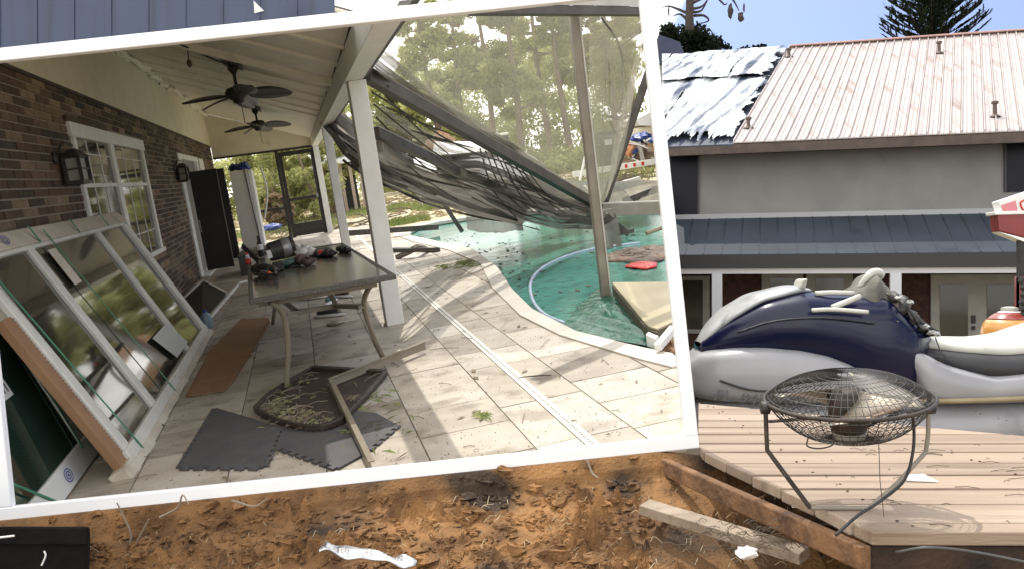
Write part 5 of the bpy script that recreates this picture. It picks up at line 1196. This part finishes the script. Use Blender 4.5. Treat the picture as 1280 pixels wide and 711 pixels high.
for x, yy_, rx, rz_ in ((1090, 372, .05, .05), (1100, 384, .085, .075), (1112, 398, .075, .055), (1124, 407, .06, .035), (1138, 412, .045, .028), (1092, 400, .06, .07)):
    b.blob(jp(x, yy_, .22), (rx, .16, rz_), 14, 9, .22)
for k in range(5): b.tube(smoothline([jp(1084+k*6, 366+k*4, .3), jp(1100+k*6, 380+k*5, .36), jp(1108+k*7, 398+k*3, .40)], 10), .010, 6)
part('handlebar', b, blackr, js, smooth=True)
for k, (x, y) in enumerate(((1092, 371), (1088, 398), (1122, 404), (1130, 411), (1136, 413), (1104, 376))):
    part('metal_fitting', B().blob(jp(x, y, .40), (.03, .02, .014), 8, 6, .3, k), silver, js)
part('tag', B().tube([jp(1132, 416, .42), jp(1136, 432, .44)], .004, 4).blob(jp(1139, 441, .44), (.04, .01, .02), 8, 5, .3), blackr, js)
part('seat_side', loft([1108, 1130, 1170, 1220, 1260, 1300, 1345], [428, 426, 428, 430, 426, 420, 414], [440, 450, 472, 480, 476, 470, 472], [.20, .33, .40, .42, .42, .42, .42]), greyg, js, smooth=True)
part('seat', loft([1104, 1125, 1170, 1220, 1260, 1300, 1345], [424, 416, 420, 421, 416, 402, 388], [434, 436, 444, 450, 448, 440, 432], [.16, .27, .32, .345, .35, .35, .35]), seatw, js, smooth=True)
part('side_panel', B().prism([jp(1232, 486, .425), jp(1243, 462, .425), jp(1262, 444, .425), jp(1345, 425, .425), jp(1345, 482, .425)], (0, .05, 0)), greyg, js, bevel=.008)
part('rub_rail', B().tube([jp(1085, 491, .46), jp(1160, 489, .475), jp(1290, 484, .475), jp(1345, 481, .42)], .017, 8), M('rub_rail', (.22, .17, .09), (.30, .24, .14), 6, .5), js, smooth=True)
for nm, q, mt in (('decal', ((987, 460), (1016, 461), (1015, 474), (987, 473)), inkb),):
    part(nm, B().prism([jp(x, y, .452) for x, y in q], (0, .03, 0)), mt, js)
part('decal_line', B().prism([jp(x, y, .455) for x, y in ((995, 462.5), (1008, 463), (1008, 465), (995, 464.5))], (0, .02, 0)), whitep, js)
part('decal_patch', B().prism([jp(x, y, .455) for x, y in ((996, 468), (1006, 468.5), (1006, 472.5), (996, 472))], (0, .02, 0)), M('decal_green', (.14, .17, .08), rough=.5), js)
p0, p1 = jp(877, 491, .335), jp(958, 498, .435)
d = unit(p1-p0); upv = np.array([.02, .12, 1.]); upv = unit(upv-d*np.dot(upv, d)); nn = np.cross(d, upv)
regm = M('registration_grey', (.085, .085, .09), rough=.6)
for i, ch in enumerate('FL 9478 M'):                 # registration letters on the bow
    if ch == ' ': continue
    tcu = bpy.data.curves.new('letter', 'FONT'); tcu.body = ch; tcu.size = .098; tcu.extrude = .002; tcu.shear = .25
    to = bpy.data.objects.new('letter_source', tcu); C.objects.link(to); bpy.context.view_layer.update()
    tme = bpy.data.meshes.new_from_object(to.evaluated_get(bpy.context.evaluated_depsgraph_get())); bpy.data.objects.remove(to)
    tme.materials.clear(); tme.materials.append(regm)
    rg = bpy.data.objects.new('letter', tme); C.objects.link(rg); rg.parent = js
    rg.matrix_local = Matrix.Translation(Vector(p0+d*.053*i-np.array(BASE[js.name]))+Vector(nn*.03)) @ Matrix([[d[0], upv[0], nn[0]], [d[1], upv[1], nn[1]], [d[2], upv[2], nn[2]]]).to_4x4()
cr_ = thing('timber_cradle', 'low dark timber cradle carrying the watercraft behind the deck', 'cradle', (2.3, 6, -1.2))
for x in (960, 1220): q = jp(x, 560); part('bearer', B().box(q[0]-.08, q[0]+.08, 5.6, 6.4, -1.2, -1.04), rotm, cr_)

# ---- red stand and round float at the right edge
RY = 8.0
def rp(x, y, d=0.): return np.array([(x-CX)/F*RY, RY-d, -(y-CY)/F*RY])
rs = thing('red_display_stand', 'dark red stand with a tilted pink and white top at the right edge', 'stand', rp(1285, 480))
dred = M('dark_red_paint', (.16, .012, .01), (.22, .02, .015), 4, .35, coat=.3)
part('tray', B().prism([rp(x, y, .0) for x, y in ((1247, 268), (1330, 266), (1330, 298), (1284, 298), (1249, 289))], (0, .14, 0)), dred, rs, bevel=.008)
part('rim', B().prism([rp(x, y, .015) for x, y in ((1242, 265), (1332, 262), (1332, 267), (1243, 269))], (0, .16, 0)), whitep, rs, bevel=.006)
part('underside', B().prism([rp(x, y, .005) for x, y in ((1248, 290), (1284, 299), (1330, 299), (1330, 305), (1284, 304))], (0, .13, 0)), whitep, rs)
tpp_ = part('top', B().prism([rp(x, y, .0) for x, y in ((1248, 252), (1332, 224), (1332, 262), (1253, 266))], (0, .12, 0)), whitep, rs, bevel=.006)
part('pink_patch', B().prism([rp(x, y, .006) for x, y in ((1251, 257), (1269, 251), (1272, 265), (1254, 266))], (0, .01, 0)), M('pink', (.62, .22, .25), rough=.5), tpp_)
part('red_mark', B().tube(smoothline([rp(1281, 250, .008), rp(1275, 254, .008), rp(1278, 262, .008), rp(1284, 264, .008)], 10), .008, 5), redm, tpp_)
part('post', B().box(rp(1275, 0)[0], rp(1283, 0)[0], 8.01, 8.06, -1.2, rp(0, 300)[2]), blackr, rs)
part('sleeve', B().box(rp(1275, 0)[0], rp(1290, 0)[0], 7.96, 8.10, rp(0, 394)[2], rp(0, 346)[2]), dred, rs, bevel=.01)
part('chain', B().tube(smoothline([rp(1266, 347, .12), rp(1269, 362, .14), rp(1267, 378, .14), rp(1270, 392, .12)], 12), [.02+.012*(i % 2) for i in range(12)], 6), blackr, rs)
part('bolt', B().blob(rp(1272, 348, .14), .022, 10, 8), silver, rs, smooth=True)
by = thing('round_float', 'round orange and white float with a red band behind the seat at the right', 'float', rp(1262, 440))
c_ = rp(1262, 418, 0)
for nm, a0, a1, m in (('lower', 0, .42, M('amber', (.55, .26, .06), rough=.3, coat=.5)), ('band', .42, .72, M('red_band', (.22, .03, .02), rough=.3, coat=.5)), ('upper', .72, .86, whitep), ('crown', .86, 1.0, M('amber_top', (.55, .33, .10), rough=.3, coat=.5))):
    part(nm, B().lathe([(.235*math.cos(e_)+.001, .22*math.sin(e_)) for e_ in np.linspace((a0-.0)*PI/2*1.0-.3*(a0 == 0), a1*PI/2, 7)], 28, c_), m, by, smooth=True)
part('cap', B().lathe([(.07, .215), (.07, .24), (.03, .25), (.001, .251)], 16, c_), seatw, by)
part('stem', B().box(c_[0]-.03, c_[0]+.03, 7.97, 8.03, -1.2, c_[2]), blackr, by)

# ---- house
def hp(s, t, z): return np.array([8.92+.961*s+.275*t, 24-.275*s+.961*t, z])
ho = thing('storm_damaged_house', 'two storey house with a pale ribbed metal roof torn open at its left end', 'house', hp(1, 0, -1.72))
SL, SR = -4.80, 9.0
wallm = M('house_stucco', (.185, .184, .178), (.215, .214, .206), 1.2, .85, .1, 20, c3=(.135, .131, .122), s3=.7, t3=.62)
def hbox(s0, s1, t0, t1, z0, z1): return B().hexa([hp(s0, t0, z0), hp(s1, t0, z0), hp(s1, t1, z0), hp(s0, t1, z0), hp(s0, t0, z1), hp(s1, t0, z1), hp(s1, t1, z1), hp(s0, t1, z1)])
part('upper_wall', hbox(SL, SR, 0, 13, 1.70, 3.80), wallm, ho)
lb_ = hbox(SL, SR, .02, 13, -1.72, 1.70); part('lower_wall', lb_, M('house_brick', (.045, .022, .018), (.085, .04, .03), 8, .9, .4, 30), ho)
E0, E1, Z0, Z1 = -.9, 7.4, 3.73, 8.21
def rz(t): return Z0+(t-E0)*(Z1-Z0)/(E1-E0)
def rp_(s, f, dz_=0.): t = E0+(E1-E0)*f; return hp(s+1.57*f, t, rz(t)+dz_)
roofm = M('pale_roof_metal', (.385, .345, .335), (.465, .42, .41), 1.2, .5, .03, 8, spec=.3, rand=.07, st=(3, .22, .22), c3=(.29, .22, .195), s3=1.1, t3=.58)
pw = .262; s = -2.94; k = 0
pm = mesh('roof_panel', B().prism([rp_(0, 0), rp_(pw-.008, 0), rp_(pw-.008, 1), rp_(0, 1)], (0, 0, .03)), roofm, rp_(0, 0))
rbv = [rp_(0, 0, .03), rp_(.045, 0, .03), rp_(.045, 1, .03), rp_(0, 1, .03), rp_(.012, 0, .095), rp_(.033, 0, .095), rp_(.033, 1, .095), rp_(.012, 1, .095)]
rm = mesh('panel_rib', B().hexa(rbv), roofm, rp_(0, 0))
minor = mesh('panel_rib', B().hexa([rp_(.12, 0, .03), rp_(.15, 0, .03), rp_(.15, 1, .03), rp_(.12, 1, .03), rp_(.13, 0, .05), rp_(.14, 0, .05), rp_(.14, 1, .05), rp_(.13, 1, .05)]), roofm, rp_(0, 0))
while s < 8.9:
    o = inst('roof_panel', pm, ho, rp_(s, 0)); BASE[o.name] = tuple(rp_(s, 0))
    inst('panel_rib', rm, o, rp_(s, 0)); inst('panel_rib', minor, o, rp_(s, 0)); s += pw
part('back_slope', B().prism([hp(SL, E1, Z1-.02), hp(SR+1.5, E1, Z1-.02), hp(SR+1.5, E1+8.3, 3.73), hp(SL, E1+8.3, 3.73)], (0, 0, .03)), roofm, ho)
part('ridge_cap', B().bar(rp_(-2.9, 1, .06), rp_(8.9, 1, .06), .35, .06), M('ridge_red', (.42, .26, .23), (.5, .32, .28), 2, .5), ho, bevel=.02)
part('fascia', hbox(SL, SR, -.90, -.84, 3.46, 3.70), M('brown_fascia_board', (.055, .04, .032), (.085, .062, .05), 4, .7), ho)
part('soffit', hbox(SL, SR, -.84, .0, 3.56, 3.62), M('soffit', (.12, .105, .085), rough=.8), ho)
part('gable', B().prism([hp(SL, 0, 3.8), hp(SL, E1, Z1-.1), hp(SL, 13, 3.8)], hp(.05, 0, 0)-hp(0, 0, 0)), wallm, ho)
part('underlay', B().prism([hp(SL, E0, Z0-.06), rp_(-2.9, 0, -.06), rp_(-2.9, 1, -.06), hp(SL-.95, E1, Z1-.06)], (0, 0, .04)), M('underlay', (.02, .03, .055), (.05, .065, .10), 3, .6, .3, 5), ho)
crum = M('crumpled_metal', (.42, .46, .49), (.56, .585, .60), 1.6, .42, .3, 4, spec=.4)
Dd = unit(rp_(0, 1)-rp_(-.9, 0)); Dn = unit(np.cross(Dd, np.cross(hp(1, 0, 0)-hp(0, 0, 0), Dd)))
Dn = unit((hp(1, 0, 0)-hp(0, 0, 0))-Dd*np.dot(hp(1, 0, 0)-hp(0, 0, 0), Dd))
streak(crum, Dn, 2.6, Dd, .22, (.045, .065, .11), .53, .60); streak(crum, Dn, 9., Dd, .5, (.10, .13, .18), .56, .66, 5.)
def crumple(f0, f1, seed, lift):
    def fn(u, v):
        f = f0+(f1-f0)*v; sR = -2.92+1.57*f; sL = SL-.95*f; sr = sL+(sR-sL)*u; t = E0+(E1-E0)*f
        w = (sR-sr)*.55+f*2.5
        d = .10*abs(math.sin(w*4.6+seed+1.8*fbm(sr*.6, f*2, seed)))+.05*fbm(w*5, f*3, seed)+.16*abs(fbm(w*1.6, f*1.4, seed+3))
        return hp(sr, t, rz(t)+.05+lift*(1-v)+d*(.35+.65*math.sin(PI*min(1, max(0, v*.9+.05)))))
    g = B().grid(fn, 110, 90); keep = []
    for i, q in enumerate(g.f):
        u, v = (i % 110)/110, (i//110)/90; f = f0+(f1-f0)*v; sR = -2.92+1.57*f; x_ = (SL-.95*f)*(1-u)+sR*u-1.2*f*1.0
        hole = fbm(x_*3.4+seed, f*1.6+seed, 3.) + .8*fbm(x_*9, f*2.2, seed) > .80+.5*abs(f-.45) or (u > .90 and fbm(f*14, seed, 1.) > (1-u)*9-.35) or (seed < 2 and v < .10 and fbm(x_*5, 3.) > v*8-.35)
        if not hole: keep.append(q)
    g.f = keep; return g
part('torn_sheet', crumple(0, .63, 1., .03), crum, ho, smooth=True); part('torn_sheet', crumple(.60, 1.0, 5., .14), crum, ho, smooth=True)
def vent(x, y, h_, lab):
    best = min(((rp_(s_, f), s_, f) for s_ in np.linspace(-3, 7, 160) for f in np.linspace(.02, .99, 50)), key=lambda q: (CX+F*q[0][0]/q[0][1]-x)**2+(CY-F*q[0][2]/q[0][1]-y)**2)[0]
    o = part('roof_vent', B().lathe([(.17, .0), (.10, .05), (.05, .08), (.05, h_*.8), (.085, h_*.8+.01), (.085, h_*.8+.07), (.02, h_*.8+.09)], 12, best), M('vent_brown', (.10, .07, .055), rough=.7), ho, label=lab)
vent(986, 72, .30, 'vent pipe at the torn corner of the ridge'); vent(1173, 68, .40, 'vent pipe below the ridge'); vent(1243, 146, .42, 'vent pipe low on the right of the roof'); vent(935, 160, .30, 'vent pipe beside the torn sheet')
def px_s(x, t):                              # facade coordinate seen at pixel column x
    k = (x-CX)/F; return (k*(24+.961*t)-8.92-.275*t)/(.961+.275*k)
def zat(x, y, t): s_ = px_s(x, t); Y = 24-.275*s_+.961*t; return -(y-CY)/F*Y
darkg = M('night_glass', (.006, .007, .012), (.010, .011, .018), 1, .3, .02, 2, spec=.15)
for x0, x1, y0, y1, lab in ((838, 873, 195, 270, 'dark window at the left end'), (1256, 1284, 176, 240, 'dark window at the right')):
    s0, s1 = px_s(x0, -.02), px_s(x1, -.02); z1, z0 = zat((x0+x1)/2, y0, 0), zat((x0+x1)/2, y1, 0)
    o = part('window', hbox(s0, s1, -.04, .02, z0, z1), darkg, ho, label=lab)
    part('frame', B().bar(hp(s0, -.05, z0), hp(s0, -.05, z1), .05, .04, (0, 1, 0)).bar(hp(s1, -.05, z0), hp(s1, -.05, z1), .05, .04, (0, 1, 0)), M('window_frame_dark', (.03, .03, .035), rough=.5), o)
porchm = M('porch_metal', (.032, .042, .056), (.042, .053, .07), .8, .6, .05, 10, spec=.2, c3=(.018, .024, .034), s3=.6, t3=.6)
q = [hp(SL, -2.5, .70), hp(SR, -2.5, .70), hp(SR, -.01, 1.80), hp(SL, -.01, 1.80)]
part('porch_roof', B().prism(q, (0, 0, .04)), porchm, ho)
ribm = mesh('porch_rib', B().bar(hp(0, -2.5, .745), hp(0, -.01, 1.845), .03, .015), porchm, hp(0, -2.5, .75))
for s_ in np.arange(SL+.3, SR, .45): inst('porch_rib', ribm, ho, hp(s_, -2.5, .75))
part('flashing', hbox(SL, SR, -.10, -.03, 1.80, 1.93), M('flashing', (.30, .31, .32), rough=.4), ho)
part('porch_fascia', hbox(SL, SR, -2.58, -2.50, .40, .73), M('dark_fascia', (.022, .022, .024), rough=.6), ho)
part('porch_beam', hbox(SL, SR, -2.50, -2.36, .26, .395), M('porch_white', (.50, .50, .52), rough=.5), ho)
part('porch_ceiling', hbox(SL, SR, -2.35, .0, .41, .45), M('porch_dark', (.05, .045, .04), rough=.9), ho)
for x in (896.5, 1119): s_ = px_s(x, -2.43); part('porch_post', hbox(s_-.125, s_+.125, -2.56, -2.32, -1.72, .258), M('porch_post', (.50, .52, .56), rough=.5), ho, bevel=.01)
framegrey = M('door_frame_grey', (.30, .29, .26), (.36, .35, .31), 3, .5)
dimg = M('dim_glass', (.045, .045, .03), (.075, .07, .05), 1.5, .1, .02, 2)
def opening(nm, x0, x1, y0, z0, lab, bars):
    s0, s1 = px_s(x0, -.02), px_s(x1, -.02); z1 = zat((x0+x1)/2, y0, 0)
    o = part(nm, hbox(s0, s1, -.06, .02, z0, z1), framegrey, ho, label=lab, bevel=.01)
    n = bars; w = (s1-s0)/n
    for k in range(n): part('pane', hbox(s0+w*k+.20*w, s0+w*(k+1)-.20*w, -.08, -.055, z0+.12, z1-.26 if nm == 'french_door' else z1-.12), dimg, o)
    return o, s0, s1
o, s0, s1 = opening('french_door', 1163, 1281, 343, -1.70, 'pair of pale glazed doors', 2)
part('handle', hbox((s0+s1)/2-.14, (s0+s1)/2-.05, -.12, -.06, -.98, -.78), blackr, o); part('knob', hbox((s0+s1)/2-.13, (s0+s1)/2-.06, -.13, -.06, -1.15, -1.05), blackr, o)
opening('porch_window', 846, 887, 345, -1.35, 'pale window at the left of the porch', 1); opening('porch_window', 952, 1004, 342, -.9, 'pale window behind the handlebar, left pane', 1); opening('porch_window', 1008, 1066, 342, -.9, 'pale window behind the handlebar, right pane', 1)
# blue tarp roof beyond, far trees
TY = 40.
tq2 = [wp(x, y, TY) for x, y in ((824, 80), (858, 74), (850, 53), (840, 49), (824, 44))]
th_ = thing('blue_tarped_roof', 'dark blue tarped roof peak beyond the left end of the house', 'roof', wp(838, 90, TY))
part('tarp', B().prism(tq2, (0, 2, 0)), M('navy_tarp', (.012, .016, .05), (.02, .025, .07), 3, .5, .5, 5), th_)
part('wall', B().box(wp(826, 0, TY)[0], wp(856, 0, TY)[0], TY+.1, TY+1.9, -1.72, wp(0, 81, TY)[2]), wallm, th_)
nt_ = 44.
t = thing('dead_pine', 'dark pine with a thick trunk and bare drooping limbs left of the house ridge', 'tree', wp(864, 100, nt_))
darkbark = M('dark_bark', (.030, .022, .018), (.055, .042, .034), 5, .9, .5, 10)
b = B().tube([wp(862, 160, nt_), wp(862, 60, nt_), wp(862, 20, nt_), wp(864, -60, nt_), wp(866, -120, nt_)], [.30, .26, .2, .17, .1], 9)
tips = []
for pts in (((864, 12), (878, 8), (888, -6)), ((864, 16), (876, 14), (884, 2)), ((866, 4), (890, -6), (905, 6), (909, 4)), ((905, -8), (916, 0), (924, 14)), ((862, 18), (848, 12), (836, 8), (828, 10)), ((868, 20), (880, 20), (886, 26), (876, 30)), ((858, 24), (850, 18), (842, 20))):
    w_ = smoothline([wp(x, y, nt_+.2*i) for i, (x, y) in enumerate(pts)], 10); b.tube(w_, [.085-.007*i for i in range(10)], 5, False); tips.append(w_[-1])
part('trunk', b, darkbark, t)
for x_, y_, r_ in ((913, 15, (.13, .13, .32)), (926, 22, (.13, .13, .22)), (930, 10, (.05, .05, .2)), (836, 14, (.04, .04, .25))): part('cone_cluster', B().blob(wp(x_, y_, nt_), r_, 8, 7, .3), darkbark, t)
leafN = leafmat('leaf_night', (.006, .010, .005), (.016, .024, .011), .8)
cs, rs = [], []
for k in range(34):
    x, y = rng.uniform(830, 905), 0; top_ = np.interp(x, [822, 840, 862, 880, 900, 915], [38, 24, 20, 34, 46, 68]); y = rng.uniform(top_+8, 76); cs.append(wp(x, y, 43+rng.uniform(0, 3))); rs.append(rng.uniform(.3, .6))
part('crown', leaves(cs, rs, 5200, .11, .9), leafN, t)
t2 = thing('distant_treetop', 'small dark treetop peeping over the torn end of the roof', 'tree', wp(940, 100, 46))
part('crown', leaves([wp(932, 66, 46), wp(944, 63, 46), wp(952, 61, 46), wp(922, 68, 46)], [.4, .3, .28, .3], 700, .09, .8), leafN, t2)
part('trunk', B().tube([wp(940, 120, 46), wp(942, 64, 46)], [.15, .06], 6), darkbark, t2)
# layered conifer
NY = 45.; nx_ = 1166
t = thing('layered_conifer', 'dark symmetrical conifer with upswept layered branches behind the roof ridge', 'tree', wp(nx_, 90, NY))
top = wp(nx_, -90, NY); bot = wp(nx_, 130, NY)
part('trunk', B().tube([bot, top], [.30, .06], 9), darkbark, t)
b = B(); nd = B()
for wv in range(30):
    y = 66-wv*6.2; u = (66-y)/156; ln = (2.35*(1-u)+.25); c_ = wp(nx_, y, NY)
    for k in range(6):
        a = k*PI/3+wv*.37+rng.normal(0, .1); pts = []
        for i in range(6):
            q = i/5; pts.append(c_+np.array([math.cos(a)*ln*q, math.sin(a)*ln*q, ln*(.16*q+.38*q*q)]))
        b.tube(pts, [.035-.005*i for i in range(6)], 4, False)
        pts = np.array(pts)
        m_ = 70; q = rng.uniform(.12, 1, m_); P = np.stack([np.interp(q, np.linspace(0, 1, 6), pts[:, j]) for j in range(3)], 1)
        d = unit(pts[-1]-pts[0]); side = np.array([-math.sin(a), math.cos(a), 0]); sg = rng.choice([-1, 1], m_)[:, None]
        ax_ = (d*.55+side*sg*.7+np.array([0, 0, .35]))*rng.uniform(.10, .24, (m_, 1)); wd = np.cross(ax_, rng.normal(0, 1, (m_, 3))); wd /= np.linalg.norm(wd, axis=1)[:, None]
        nd.quads(P+ax_*.8, ax_, wd*.028)
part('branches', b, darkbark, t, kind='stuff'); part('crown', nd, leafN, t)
